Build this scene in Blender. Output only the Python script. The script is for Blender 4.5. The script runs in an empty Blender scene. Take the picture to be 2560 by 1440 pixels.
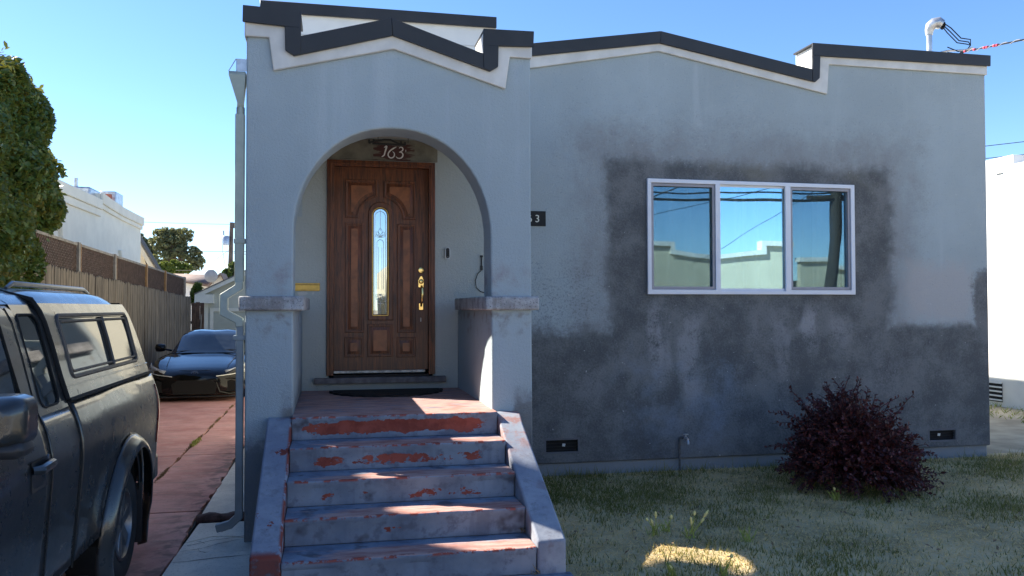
import bpy, bmesh, math, random
import numpy as np
from mathutils import Vector, Matrix
from mathutils.geometry import delaunay_2d_cdt
R = math.radians
random.seed(7); RNG = np.random.default_rng(7)
SC = bpy.context.scene
COL = SC.collection

# ------------------------------------------------------------------ camera, sky, sun, exposure
CAM = Vector((0.63261, -6.45337, 0.79834))
yaw, pit, rol = 0.212126475, 0.0234640812, -0.00186386559
F_ = Vector((math.sin(yaw)*math.cos(pit), math.cos(yaw)*math.cos(pit), math.sin(pit)))
R0 = Vector((math.cos(yaw), -math.sin(yaw), 0)); U0 = R0.cross(F_)
R1 = math.cos(rol)*R0 + math.sin(rol)*U0; U1 = -math.sin(rol)*R0 + math.cos(rol)*U0
cd = bpy.data.cameras.new('camera'); cam = bpy.data.objects.new('camera', cd); COL.objects.link(cam)
m = Matrix((R1, U1, -F_)).transposed().to_4x4(); m.translation = CAM
cam.matrix_world = m
cd.sensor_width = 36; cd.lens = 36*2084.41/2560; cd.clip_start = .05; cd.clip_end = 3000
SC.camera = cam
SUN = Vector((-1, .65, .98)).normalized()          # towards the sun
EL = math.asin(SUN.z); AZ = math.atan2(SUN.x, SUN.y)
W = bpy.data.worlds.new('World'); SC.world = W; W.use_nodes = True
nt = W.node_tree; nt.nodes.clear()
sk = nt.nodes.new('ShaderNodeTexSky'); sk.sky_type = 'NISHITA'; sk.sun_disc = False
sk.sun_elevation = EL; sk.sun_rotation = AZ; sk.altitude = 0; sk.air_density = 0.75; sk.dust_density = 0.1; sk.ozone_density = 3.2
bg = nt.nodes.new('ShaderNodeBackground'); bg.inputs['Strength'].default_value = 0.10
wo = nt.nodes.new('ShaderNodeOutputWorld')
hs_ = nt.nodes.new('ShaderNodeHueSaturation'); hs_.inputs['Hue'].default_value = .502; hs_.inputs['Saturation'].default_value = 1.12
nt.links.new(sk.outputs[0], hs_.inputs['Color']); nt.links.new(hs_.outputs[0], bg.inputs[0]); nt.links.new(bg.outputs[0], wo.inputs[0])
sd = bpy.data.lights.new('sun', 'SUN'); sd.energy = 5.0; sd.angle = R(.53); sd.color = (1, .93, .80)
so = bpy.data.objects.new('sun', sd); COL.objects.link(so); so.rotation_euler = (-SUN).to_track_quat('-Z', 'Y').to_euler()
so.location = (-10, 5, 12)
vs = SC.view_settings; vs.view_transform = 'Standard'; vs.look = 'None'; vs.gamma = 1; vs.use_curve_mapping = False
vs.exposure = 1.55
SC.render.engine = 'CYCLES'
SC.cycles.max_bounces = 8; SC.cycles.diffuse_bounces = 4; SC.cycles.transparent_max_bounces = 12

# ------------------------------------------------------------------ material helper
class NT:
    def __init__(s, name):
        s.m = bpy.data.materials.new(name); s.m.use_nodes = True; s.t = s.m.node_tree; s.t.nodes.clear()
        s.out = s.n('OutputMaterial'); s.pos = None
    def n(s, kind, **kw):
        x = s.t.nodes.new('ShaderNode' + kind)
        for k, v in kw.items(): setattr(x, k, v)
        return x
    def put(s, sock, v):
        if v is None: return
        if hasattr(v, 'is_output') or hasattr(v, 'links'): s.t.links.new(v, sock)
        else:
            if isinstance(v, (tuple, list)) and len(v) == 3 and sock.type == 'RGBA': v = (*v, 1)
            sock.default_value = v
    def P(s):
        if s.pos is None: s.pos = s.n('NewGeometry').outputs['Position']
        return s.pos
    def obj(s): return s.n('TexCoord').outputs['Object']
    def math(s, op, a, b=None, c=None, clamp=False):
        x = s.n('Math', operation=op, use_clamp=clamp); s.put(x.inputs[0], a); s.put(x.inputs[1], b); s.put(x.inputs[2], c)
        return x.outputs[0]
    def xyz(s, v=None):
        x = s.n('SeparateXYZ'); s.put(x.inputs[0], v or s.P()); return x.outputs
    def scale(s, v, sc, loc=(0, 0, 0)):
        x = s.n('Mapping'); s.put(x.inputs['Vector'], v or s.P()); x.inputs['Scale'].default_value = sc; x.inputs['Location'].default_value = loc
        return x.outputs[0]
    def noise(s, sc, det=4, rough=.55, vec=None, dist=0):
        x = s.n('TexNoise'); s.put(x.inputs['Vector'], vec or s.P()); x.inputs['Scale'].default_value = sc
        x.inputs['Detail'].default_value = det; x.inputs['Roughness'].default_value = rough; x.inputs['Distortion'].default_value = dist
        return x.outputs[0]
    def voro(s, sc, vec=None, feat='F1'):
        x = s.n('TexVoronoi', feature=feat); s.put(x.inputs['Vector'], vec or s.P()); x.inputs['Scale'].default_value = sc
        return x.outputs[0]
    def map(s, v, a, b, c=0., d=1., smooth=True):
        x = s.n('MapRange', interpolation_type='SMOOTHSTEP' if smooth else 'LINEAR'); s.put(x.inputs[0], v)
        for i, q in zip((1, 2, 3, 4), (a, b, c, d)): s.put(x.inputs[i], q)
        return x.outputs[0]
    def mix(s, f, a, b, mode='MIX'):
        x = s.n('Mix', data_type='RGBA', blend_type=mode); s.put(x.inputs[0], f); s.put(x.inputs[6], a); s.put(x.inputs[7], b)
        return x.outputs[2]
    def bump(s, h, strength=.3, dist=.01, nrm=None):
        x = s.n('Bump'); s.put(x.inputs['Height'], h); x.inputs['Strength'].default_value = strength; x.inputs['Distance'].default_value = dist
        if nrm: s.put(x.inputs['Normal'], nrm)
        return x.outputs[0]
    def rnd(s): return s.n('ObjectInfo').outputs['Random']
    def attr(s, name): return s.n('Attribute', attribute_name=name).outputs['Fac']
    def pbr(s, color, rough=.6, metal=0., spec=.5, normal=None, coat=0., trans=0., alpha=None):
        b = s.n('BsdfPrincipled'); s.put(b.inputs['Base Color'], color); s.put(b.inputs['Roughness'], rough); s.put(b.inputs['Metallic'], metal)
        s.put(b.inputs['Specular IOR Level'], spec); s.put(b.inputs['Coat Weight'], coat); b.inputs['Coat Roughness'].default_value = .04
        s.put(b.inputs['Transmission Weight'], trans)
        if normal: s.put(b.inputs['Normal'], normal)
        s.t.links.new(b.outputs[0], s.out.inputs[0]); s.b = b
        return s.m

def simple(name, c, rough=.6, metal=0., var=.12, sc=6, bump=0., spec=.5, coat=0.):
    t = NT(name); n = t.noise(sc, 4)
    dark = tuple(x*(1-var) for x in c); lite = tuple(min(1, x*(1+var)) for x in c)
    col = t.mix(t.map(n, .3, .7), dark, lite)
    nr = t.bump(t.noise(sc*12, 3), bump, .004) if bump else None
    return t.pbr(col, rough, metal, spec, nr, coat)

# ------------------------------------------------------------------ mesh helper
class B:
    def __init__(s): s.v = []; s.f = []
    def add(s, vs, fs):
        o = len(s.v); s.v += [tuple(p) for p in vs]; s.f += [tuple(i+o for i in f) for f in fs]; return s
    def box(s, x0, x1, y0, y1, z0, z1):
        return s.add([(x, y, z) for z in (z0, z1) for y in (y0, y1) for x in (x0, x1)],
                     [(0, 2, 3, 1), (4, 5, 7, 6), (0, 1, 5, 4), (2, 6, 7, 3), (0, 4, 6, 2), (1, 3, 7, 5)])
    def prism(s, outer, a0, a1, holes=(), ax='y'):
        mp = {'y': lambda u, v, a: (u, a, v), 'x': lambda u, v, a: (a, u, v), 'z': lambda u, v, a: (u, v, a)}[ax]
        loops = [list(outer)] + [list(h) for h in holes]
        pts = [p for l in loops for p in l]; n = len(pts); ed = []; o = 0
        for l in loops: ed += [(o+i, o+(i+1) % len(l)) for i in range(len(l))]; o += len(l)
        cv, ce, cf, ov, oe, of = delaunay_2d_cdt([Vector(p[:2]) for p in pts], ed, [], 0, 1e-7)
        back = [o[0] if o else 0 for o in ov]
        def inside(x, y):
            c = False
            for l in loops:
                for i in range(len(l)):
                    (xa, ya), (xb, yb) = l[i-1][:2], l[i][:2]
                    if (ya > y) != (yb > y) and x < (xb-xa)*(y-ya)/(yb-ya)+xa: c = not c
            return c
        tri = []
        for f in cf:
            if inside(sum(cv[k].x for k in f)/3, sum(cv[k].y for k in f)/3): tri.append(tuple(back[k] for k in f))
        vs = [mp(p[0], p[1], a0) for p in pts] + [mp(p[0], p[1], a1) for p in pts]
        fs = [tuple(t) for t in tri] + [tuple(i+n for i in reversed(t)) for t in tri]
        o = 0
        for l in loops:
            k = len(l)
            for i in range(k):
                j = (i+1) % k; fs.append((o+i, o+j, o+j+n, o+i+n))
            o += k
        return s.add(vs, fs)
    def tube(s, path, r, n=8, caps=True):
        path = [Vector(p) for p in path]; k = len(path)
        rs = r if isinstance(r, (list, tuple)) else [r]*k
        vs = []; up = None
        for i, p in enumerate(path):
            d = (path[min(i+1, k-1)]-path[max(i-1, 0)]).normalized()
            if up is None:
                up = d.orthogonal().normalized()
            up = (up - d*up.dot(d))
            up = up.normalized() if up.length > 1e-6 else d.orthogonal().normalized()
            w = d.cross(up)
            for j in range(n):
                a = 2*math.pi*j/n; vs.append(p + rs[i]*(math.cos(a)*up + math.sin(a)*w))
        fs = [(i*n+j, i*n+(j+1) % n, (i+1)*n+(j+1) % n, (i+1)*n+j) for i in range(k-1) for j in range(n)]
        if caps: fs += [tuple(reversed(range(n))), tuple(range((k-1)*n, k*n))]
        return s.add(vs, fs)
    def lathe(s, prof, c, axis='x', n=24):     # prof: (radius, offset along axis)
        vs = []; k = len(prof)
        for r, h in prof:
            for j in range(n):
                a = 2*math.pi*j/n; u, v = r*math.cos(a), r*math.sin(a)
                vs.append({'x': (c[0]+h, c[1]+u, c[2]+v), 'y': (c[0]+u, c[1]+h, c[2]+v), 'z': (c[0]+u, c[1]+v, c[2]+h)}[axis])
        fs = [(i*n+j, i*n+(j+1) % n, (i+1)*n+(j+1) % n, (i+1)*n+j) for i in range(k-1) for j in range(n)]
        fs += [tuple(reversed(range(n))), tuple(range((k-1)*n, k*n))]
        return s.add(vs, fs)
    def grid(s, fn, nu, nv):
        vs = [fn(i/nu, j/nv) for i in range(nu+1) for j in range(nv+1)]; w = nv+1
        return s.add(vs, [(i*w+j, (i+1)*w+j, (i+1)*w+j+1, i*w+j+1) for i in range(nu) for j in range(nv)])
    def ribbon(s, path, widths, y0, y1):       # flat stroke in the XZ plane
        k = len(path); L = []; Rr = []
        for i in range(k):
            a = path[max(i-1, 0)]; b = path[min(i+1, k-1)]; d = Vector((b[0]-a[0], b[1]-a[1])).normalized(); w = widths[i]/2
            L.append((path[i][0]-d.y*w, path[i][1]+d.x*w)); Rr.append((path[i][0]+d.y*w, path[i][1]-d.x*w))
        return s.prism(L + Rr[::-1], y0, y1)
    def mesh(s, name, mat=None, sharp=35, recalc=True):
        me = bpy.data.meshes.new(name); me.from_pydata(s.v, [], s.f)
        if recalc:
            bm = bmesh.new(); bm.from_mesh(me); bmesh.ops.recalc_face_normals(bm, faces=bm.faces); bm.to_mesh(me); bm.free()
        if mat: me.materials.append(mat)
        me.polygons.foreach_set('use_smooth', [True]*len(me.polygons)); me.set_sharp_from_angle(angle=R(sharp))
        return me
    def build(s, name, mat, parent=None, bevel=0., seg=2, sharp=35, sub=0, solid=0., recalc=True):
        o = link(name, s.mesh(name, mat, sharp, recalc), parent)
        mods(o, bevel, seg, sub, solid); return o

def mods(o, bevel=0., seg=2, sub=0, solid=0.):
    if solid: x = o.modifiers.new('solid', 'SOLIDIFY'); x.thickness = abs(solid); x.offset = -1 if solid > 0 else 1
    if sub: x = o.modifiers.new('sub', 'SUBSURF'); x.levels = x.render_levels = sub
    if bevel:
        x = o.modifiers.new('bevel', 'BEVEL'); x.width = bevel; x.segments = seg; x.limit_method = 'ANGLE'; x.angle_limit = R(40)

def link(name, data, parent=None):
    o = bpy.data.objects.new(name, data); COL.objects.link(o)
    if parent:
        o.parent = parent
        q = parent
        while q.parent: q = q.parent
        if parent.type == 'EMPTY': o.matrix_parent_inverse = Matrix.Translation(-parent.location)
        elif parent.parent is None or True: o.matrix_parent_inverse = Matrix.Translation(-parent.location)
    return o

def tag(o, label=None, cat=None, group=None, kind=None):
    for k, v in (('label', label), ('category', cat), ('group', group), ('kind', kind)):
        if v: o[k] = v
    return o
def thing(name, label, cat, loc, group=None):
    o = bpy.data.objects.new(name, None); COL.objects.link(o); o.location = loc; o.empty_display_size = .2
    return tag(o, label, cat, group)
def np_mesh(name, verts, faces, mat, attr=None, smooth=False):
    me = bpy.data.meshes.new(name); verts = np.asarray(verts, np.float32); faces = np.asarray(faces, np.int32); nf, k = faces.shape
    me.vertices.add(len(verts)); me.vertices.foreach_set('co', verts.ravel())
    me.loops.add(nf*k); me.loops.foreach_set('vertex_index', faces.ravel())
    me.polygons.add(nf); me.polygons.foreach_set('loop_start', np.arange(0, nf*k, k, dtype=np.int32))
    if smooth: me.polygons.foreach_set('use_smooth', np.ones(nf, bool))
    me.update(calc_edges=True)
    if attr is not None:
        a = me.attributes.new('tone', 'FLOAT', 'FACE'); a.data.foreach_set('value', np.asarray(attr, np.float32))
    me.materials.append(mat); return me

def leaf_cloud(c, d, nrm, ln, wd, mat, name, fold=.25, round_=False):
    """c centres, d growth directions, nrm leaf normals (N,3); two folded triangles a leaf"""
    c = np.asarray(c); n = len(c)
    d = d/np.linalg.norm(d, axis=1, keepdims=True)
    nrm = nrm - d*np.sum(nrm*d, 1, keepdims=True); nrm /= np.linalg.norm(nrm, axis=1, keepdims=True)+1e-9
    s = np.cross(d, nrm); ln = np.broadcast_to(ln, n)[:, None]; wd = np.broadcast_to(wd, n)[:, None]
    base = c-d*ln*.5; tip = c+d*ln*.5-nrm*ln*.06
    def side(k, t, w): return c+d*ln*t+k*s*wd*w+nrm*wd*fold*w
    i = np.arange(n)[:, None]
    if not round_:
        v = np.stack([base, side(1, -.05, .5), tip, side(-1, -.05, .5)], 1).reshape(-1, 3); i = i*4
        f = np.stack([i+[0, 2, 1], i+[0, 3, 2]], 1).reshape(-1, 3)
    else:
        v = np.stack([base, side(1, -.22, .42), side(1, .16, .46), tip, side(-1, .16, .46), side(-1, -.22, .42)], 1).reshape(-1, 3); i = i*6
        f = np.stack([i+[0, 3, 2, 1], i+[0, 5, 4, 3]], 1).reshape(-1, 4)
    return np_mesh(name, v, f, mat, np.repeat(RNG.random(n), 2))

def unit(n):
    v = RNG.normal(size=(n, 3)); return v/np.linalg.norm(v, axis=1, keepdims=True)
def inset(poly, d):
    n = len(poly); A = sum(poly[i][0]*poly[(i+1) % n][1]-poly[(i+1) % n][0]*poly[i][1] for i in range(n)); sg = 1 if A > 0 else -1
    out = []
    for i in range(n):
        p0, p, p1 = Vector(poly[i-1]), Vector(poly[i]), Vector(poly[(i+1) % n])
        e0 = (p-p0).normalized(); e1 = (p1-p).normalized()
        n0 = Vector((-e0.y, e0.x))*sg; n1 = Vector((-e1.y, e1.x))*sg
        b = n0+n1; k = b.dot(n0)
        b = b/max(k, .35); q = p+b*d; out.append((q.x, q.y))
    return out
def rect(x0, x1, z0, z1): return [(x0, z0), (x1, z0), (x1, z1), (x0, z1)]
def arc(cx, cz, r, a0, a1, n, rz=None):
    rz = rz or r
    return [(cx+r*math.cos(R(a0+(a1-a0)*i/n)), cz+rz*math.sin(R(a0+(a1-a0)*i/n))) for i in range(n+1)]
GZ = -.93                                           # lawn level; the porch floor is z = 0
# ------------------------------------------------------------------ materials
def stucco(name, base, stained=False, porch=False):
    t = NT(name); x, y, z = t.xyz()
    big = t.noise(.9, 4, .6); med = t.noise(5, 5, .65); fine = t.noise(48, 4, .7); grit = t.noise(150, 2, .6)
    streak = t.noise(1.0, 4, .6, t.scale(None, (3.2, 3.2, .22)))
    col = t.mix(t.map(big, .3, .7), tuple(c*.93 for c in base), tuple(c*1.06 for c in base))
    col = t.mix(t.math('MULTIPLY', t.map(streak, .56, .72), .28), col, tuple(min(1, c*1.35) for c in (base[0]*1.06, base[1], base[2]*.98)))
    if stained:
        wob = t.math('ADD', t.math('MULTIPLY', t.math('SUBTRACT', t.noise(3.4, 6, .7), .5), .50), t.math('ADD', t.math('MULTIPLY', t.math('SUBTRACT', fine, .5), .22), t.math('MULTIPLY', t.math('SUBTRACT', t.noise(14, 4, .7), .5), .20)))
        def box(x0, x1, z0, z1, soft, k=1.):
            a = t.math('SMOOTH_MIN', t.math('SMOOTH_MIN', t.math('SUBTRACT', x, x0), t.math('SUBTRACT', x1, x), .2),
                       t.math('SMOOTH_MIN', t.math('SUBTRACT', z, z0), t.math('SUBTRACT', z1, z), .2), .25)
            return t.map(t.math('ADD', a, t.math('MULTIPLY', wob, k)), -soft, soft)
        halo = box(3.12, 7.1, .2, 2.66, .30, 1.5)
        col = t.mix(t.math('MULTIPLY', halo, t.map(t.noise(1, 5, .65, t.scale(None, (2.2, 2.2, .9), (1, 0, 2))), .25, .7, .5, 1.)), col, (.262, .270, .274))
        spk = t.math('MULTIPLY', box(2.1, 3.46, .62, 1.16, .36, 2.4), t.map(t.noise(42, 4, .75), .52, .60))
        col = t.mix(t.math('MULTIPLY', spk, .55), col, (.13, .135, .145))
        lav = box(6.98, 7.86, .62, 1.28, .14, .8)
        col = t.mix(t.math('MULTIPLY', lav, .8), col, (.43, .41, .405))
        dk = t.math('MAXIMUM', box(3.43, 6.80, .0, 2.35, .085, .55), t.math('MAXIMUM', box(1.8, 6.95, -2, .575, .11, .75), box(6.6, 9, -2, .60, .06, .35)))
        dk = t.math('MAXIMUM', dk, box(7.86, 9, 0, 1.24, .05, .5))
        blot = t.noise(2.2, 5, .62)
        dcol = t.mix(t.map(t.math('ADD', blot, t.math('MULTIPLY', t.math('SUBTRACT', fine, .5), .5)), .34, .68), (.098, .102, .105), (.188, .190, .190))
        wx = t.math('ADD', x, t.math('MULTIPLY', t.math('SUBTRACT', t.noise(1.0, 4, .6, t.scale(None, (3, 3, 1.4))), .5), .5))
        sx = None
        for cx, wd, z0, z1, k in ((3.98, .16, .95, -.2, .8), (4.33, .20, .85, -.6, .7), (5.08, .12, .8, .2, .4), (5.40, .13, .85, -.3, .45), (5.74, .12, .92, .1, .95), (6.12, .17, .80, .1, .7), (3.25, .30, .3, -.5, .35), (6.7, .3, .4, -.5, .3)):
            g = t.math('MULTIPLY', t.map(t.math('ABSOLUTE', t.math('SUBTRACT', wx, cx)), wd, wd*.25), t.math('MULTIPLY', t.map(z, z0, z0-.28), t.map(z, z1, z1+.6)))
            g = t.math('MULTIPLY', g, k); sx = g if sx is None else t.math('MAXIMUM', sx, g)
        sx = t.math('MULTIPLY', sx, t.map(t.math('ADD', med, t.math('MULTIPLY', fine, .5)), .55, .85))
        dcol = t.mix(sx, dcol, (.31, .31, .32))
        blue = t.math('MULTIPLY', box(3.72, 4.75, -.62, .12, .3, 1.6), t.map(t.noise(3, 4), .35, .65))
        dcol = t.mix(t.math('MULTIPLY', blue, .7), dcol, (.225, .265, .325))
        olive = t.math('MULTIPLY', t.map(t.noise(1.6, 3), .5, .7), t.map(z, 2.0, 2.25))
        dcol = t.mix(t.math('MULTIPLY', olive, .45), dcol, (.20, .185, .14))
        col = t.mix(dk, col, dcol)
        col = t.mix(t.math('MULTIPLY', t.map(fine, .60, .75), .35), col, (.05, .055, .062))
        col = t.mix(t.math('MULTIPLY', t.map(t.noise(75, 2, .6, t.scale(None, (1, 1, 1), (5, 5, 5))), .64, .72), .30), col, (.33, .35, .38))
    if porch:
        wob = t.math('MULTIPLY', t.math('SUBTRACT', t.noise(7, 5, .7), .5), .5)
        foot = t.map(t.math('ADD', z, wob), .22, -.02)
        side = t.math('MAXIMUM', t.map(t.math('ADD', t.math('SUBTRACT', x, 2.0), t.math('MULTIPLY', wob, .4)), 0, .06), t.math('MULTIPLY', t.map(x, .22, .3), t.map(x, .36, .34)))
        col = t.mix(t.math('MULTIPLY', t.math('MULTIPLY', foot, side), .8), col, (.15, .14, .135))
        cap = t.math('MULTIPLY', t.map(t.math('ADD', z, wob), .84, .94), t.map(t.math('ADD', z, wob), 1.18, .98))
        col = t.mix(t.math('MULTIPLY', cap, t.map(med, .42, .66)), col, (.31, .305, .32))
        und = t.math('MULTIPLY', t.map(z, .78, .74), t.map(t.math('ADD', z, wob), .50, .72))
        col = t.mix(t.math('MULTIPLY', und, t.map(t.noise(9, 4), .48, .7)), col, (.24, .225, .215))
        ru = t.math('MULTIPLY', t.map(t.noise(1, 3, .5, t.scale(None, (9, 9, .5))), .55, .7), t.map(z, 1.2, 2.5))
        col = t.mix(t.math('MULTIPLY', ru, .35), col, (.42, .47, .52))
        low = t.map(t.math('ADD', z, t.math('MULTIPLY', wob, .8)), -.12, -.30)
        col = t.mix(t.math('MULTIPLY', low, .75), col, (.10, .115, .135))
    chip = t.map(t.noise(26, 3, .6, t.scale(None, (1, 1, 1), (9, 2, 4))), .735, .755)
    col = t.mix(t.math('MULTIPLY', chip, .8), col, (.6, .6, .58))
    col = t.mix(t.math('MULTIPLY', t.map(grit, .62, .8), .22), col, (.05, .055, .065))
    h = t.math('ADD', t.math('MULTIPLY', fine, .6), t.math('ADD', t.math('MULTIPLY', grit, .35), t.math('MULTIPLY', med, .5)))
    return t.pbr(col, .9, 0, .25, t.bump(h, .8, .014))

M = {}
BLUE = (.335, .395, .455)
M['wall'] = stucco('stained_stucco', (.372, .425, .445), stained=True)
M['porch'] = stucco('porch_stucco', (.362, .422, .452), porch=True)
M['alcove'] = stucco('alcove_stucco', (.42, .45, .43))
M['soffit'] = stucco('soffit_stucco', (.50, .48, .42))
def capstone():
    t = NT('cap_stone'); n = t.noise(9, 6, .7); col = t.mix(t.map(n, .35, .65), (.30, .295, .30), (.50, .50, .505))
    col = t.mix(t.math('MULTIPLY', t.map(t.noise(70, 3, .7), .56, .66), .7), col, (.07, .07, .08))
    st = t.noise(1, 3, .5, t.scale(None, (12, 12, .6))); col = t.mix(t.math('MULTIPLY', t.map(st, .5, .65), .5), col, (.19, .17, .16))
    return t.pbr(col, .9, 0, .2, t.bump(t.math('ADD', n, t.noise(60, 3, .7)), .7, .015))
M['cap'] = capstone()
M['trim'] = simple('white_trim_paint', (.62, .605, .575), .6, var=.1, sc=5, bump=.15)
M['nbwhite'] = simple('cream_white_stucco', (.78, .73, .62), .85, var=.05, sc=2)
M['white'] = simple('white_stucco', (.78, .77, .74), .8, var=.05, sc=3, bump=.2)
M['coping'] = simple('charcoal_metal', (.020, .0195, .0215), .5, .0, .18, 4, spec=.5)
M['roof'] = simple('white_membrane', (.62, .61, .58), .8, var=.08, sc=2)
M['conc'] = stucco('foundation_concrete', (.25, .265, .28))
M['void'] = simple('dark_void', (.012, .012, .013), .9)
M['black'] = simple('black_plastic', (.010, .010, .011), .6, spec=.3)
M['iron'] = simple('black_iron', (.012, .012, .012), .55)
M['brass'] = simple('polished_brass', (.80, .56, .22), .2, 1.0, .15, 20)
M['gold'] = simple('gold_mail_slot', (.62, .40, .10), .38, .55, .12, 30)
M['sage'] = simple('sage_paint', (.36, .405, .36), .5, var=.1, sc=8, bump=.1)
M['galv'] = simple('galvanised_steel', (.52, .53, .55), .35, .7, .2, 14)
M['vinyl'] = simple('white_vinyl', (.72, .73, .78), .35, var=.03)
M['screenframe'] = simple('grey_screen_frame', (.30, .29, .32), .45, var=.06)
def wood():
    t = NT('stained_door_wood'); v = t.scale(None, (7, 7, .55)); g = t.noise(5.5, 6, .65, v, .8); w = t.noise(30, 3, .6, t.scale(None, (6, 6, .22)))
    col = t.mix(t.map(g, .34, .66), (.048, .012, .004), (.190, .052, .014))
    col = t.mix(t.math('MULTIPLY', t.map(w, .5, .7), .5), col, (.27, .080, .026))
    col = t.mix(t.math('MULTIPLY', t.map(t.noise(2.2, 4), .5, .7), .55), col, (.035, .012, .006))
    x, y, z = t.xyz(); col = t.mix(t.math('MULTIPLY', t.map(t.math('ADD', z, t.math('MULTIPLY', g, .7)), .95, .25), .45), col, (.050, .026, .017))
    return t.pbr(col, .42, 0, .5, t.bump(g, .15, .003))
M['wood'] = wood()
M['wood_field'] = simple('door_panel_field', (.25, .078, .024), .42, var=.3, sc=9)
M['sill'] = simple('weathered_sill', (.13, .12, .125), .7, var=.35, sc=12)
M['strip'] = simple('peeling_strip', (.55, .53, .47), .5, var=.4, sc=18)
def glassy(name, tint, reflect, thru):
    t = NT(name); g = t.n('BsdfGlossy'); g.inputs['Color'].default_value = (*tint, 1); g.inputs['Roughness'].default_value = .0
    tr = t.n('BsdfTransparent'); tr.inputs['Color'].default_value = (*thru, 1)
    nz = t.noise(.55, 2, .4); t.put(g.inputs['Normal'], t.bump(nz, .10, .05))
    lw = t.n('LayerWeight'); lw.inputs['Blend'].default_value = .35
    f = t.map(lw.outputs['Facing'], 0, 1, reflect, 1.0, False)
    mx = t.n('MixShader'); t.put(mx.inputs[0], f); t.put(mx.inputs[1], tr.outputs[0]); t.put(mx.inputs[2], g.outputs[0])
    t.t.links.new(mx.outputs[0], t.out.inputs[0]); return t.m
M['glass'] = glassy('window_glass', (.50, .78, .92), .37, (.9, .95, .95))
M['doorglass'] = glassy('door_glass', (.9, .97, 1.0), .52, (.5, .55, .55))
def screen():
    t = NT('insect_screen'); d = t.n('BsdfDiffuse'); d.inputs[0].default_value = (.015, .017, .02, 1)
    tr = t.n('BsdfTransparent'); mx = t.n('MixShader'); mx.inputs[0].default_value = .22
    t.put(mx.inputs[1], tr.outputs[0]); t.put(mx.inputs[2], d.outputs[0]); t.t.links.new(mx.outputs[0], t.out.inputs[0]); return t.m
M['screen'] = screen()
M['curtain'] = simple('sheer_curtain', (.80, .80, .78), .9, var=.05)
M['red_digit'] = simple('white_digit_paint', (.80, .78, .76), .5, var=.03)
def redplate():
    t = NT('worn_red_paint'); n = t.noise(26, 4, .7, t.scale(None, (.25, 1, 1.6)))
    x, y, z = t.xyz(); e = t.math('MAXIMUM', t.math('ABSOLUTE', t.math('MULTIPLY', t.math('SUBTRACT', x, 1.21), 4.6)), t.math('ABSOLUTE', t.math('MULTIPLY', t.math('SUBTRACT', z, 2.335), 9.5)))
    col = t.mix(t.map(t.math('ADD', e, t.math('MULTIPLY', t.math('SUBTRACT', n, .5), 2.2)), .62, .9), (.075, .026, .024), (.165, .152, .12))
    return t.pbr(col, .8)
M['redplate'] = redplate()

# ------------------------------------------------------------------ the house
HR, D = 8.062, 1.83
house = thing('house', 'pale blue-grey stucco bungalow with an arched porch, a water-stained front wall and black-capped stepped parapet', 'house', (4, 5, GZ))
win = rect(3.90, 6.285, .97, 2.125)
doorhole = rect(.60, 1.61, .10, 2.215)
vents = [rect(2.765, 3.112, -.686, -.556), rect(7.253, 7.599, -.722, -.604)]
top_main = [(2.25, 3.68), (2.25, 3.40), (4.02, 3.66), (5.85, 3.35), (5.85, 3.68)]
fw = B().prism([(0.0, -.80), (HR, -.80), (HR, 3.68)] + top_main[::-1] + [(0.0, 3.68)], D, D+.22, [win, doorhole]+vents).build('front_wall', M['wall'], house, .012)
B().box(.03, HR-.02, D+.03, D+.25, GZ-.3, -.80).build('foundation', M['conc'], house, .01)
sw = B(); sw.box(0, .2, D+.22, 13, GZ-.1, 3.5); sw.build('side_wall', simple('pale_side_stucco', (.62, .60, .50), .85, var=.06, sc=2, bump=.3), house)
B().box(HR-.2, HR, D+.22, 13, GZ-.1, 3.38).build('side_wall', M['sage'], house)
B().box(0, HR, 13, 13.2, GZ-.1, 3.5).build('rear_wall', M['sage'], house)
B().box(.2, HR-.2, D+.22, 13, 3.12, 3.2).build('roof', M['roof'], house)
# dark room behind the window, so that the panes look into depth
rm = B(); rm.box(3.2, 7.0, 4.6, 4.7, .1, 2.7).box(3.1, 3.2, 2.06, 4.7, .1, 2.7).box(7.0, 7.1, 2.06, 4.7, .1, 2.7).box(3.1, 7.1, 2.06, 4.7, 0, .1).box(3.1, 7.1, 2.06, 4.7, 2.7, 2.8)
rm.build('room', simple('room_paint', (.30, .29, .27), .9), house)
for i, v in enumerate(vents):
    a, b = v[0], v[2]
    ve = B().box(a[0]-.002, b[0]+.002, D+.045, D+.055, a[1]-.002, b[1]+.002)
    for k in range(4):
        zz = a[1]+(b[1]-a[1])*(k+.5)/4; ve.box(a[0], b[0], D+.03, D+.044, zz-.004, zz+.004)
    vo = ve.build('vent', M['void'], house)
    cx = a[0]+(b[0]-a[0])*(.57 if i == 0 else .42); cz = (a[1]+b[1])/2+.005
    B().prism([(cx-.018, cz-.012), (cx+.012, cz-.016), (cx+.018, cz+.012), (cx-.012, cz+.016)], D+.02, D+.026).build('vent_tag', M['trim'], vo)
    B().prism(inset(v, -.014), D-.004, D+.02, [inset(v, .004)]).build('vent_frame', simple('vent_rim', (.13, .13, .14), .8), vo)
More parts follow.
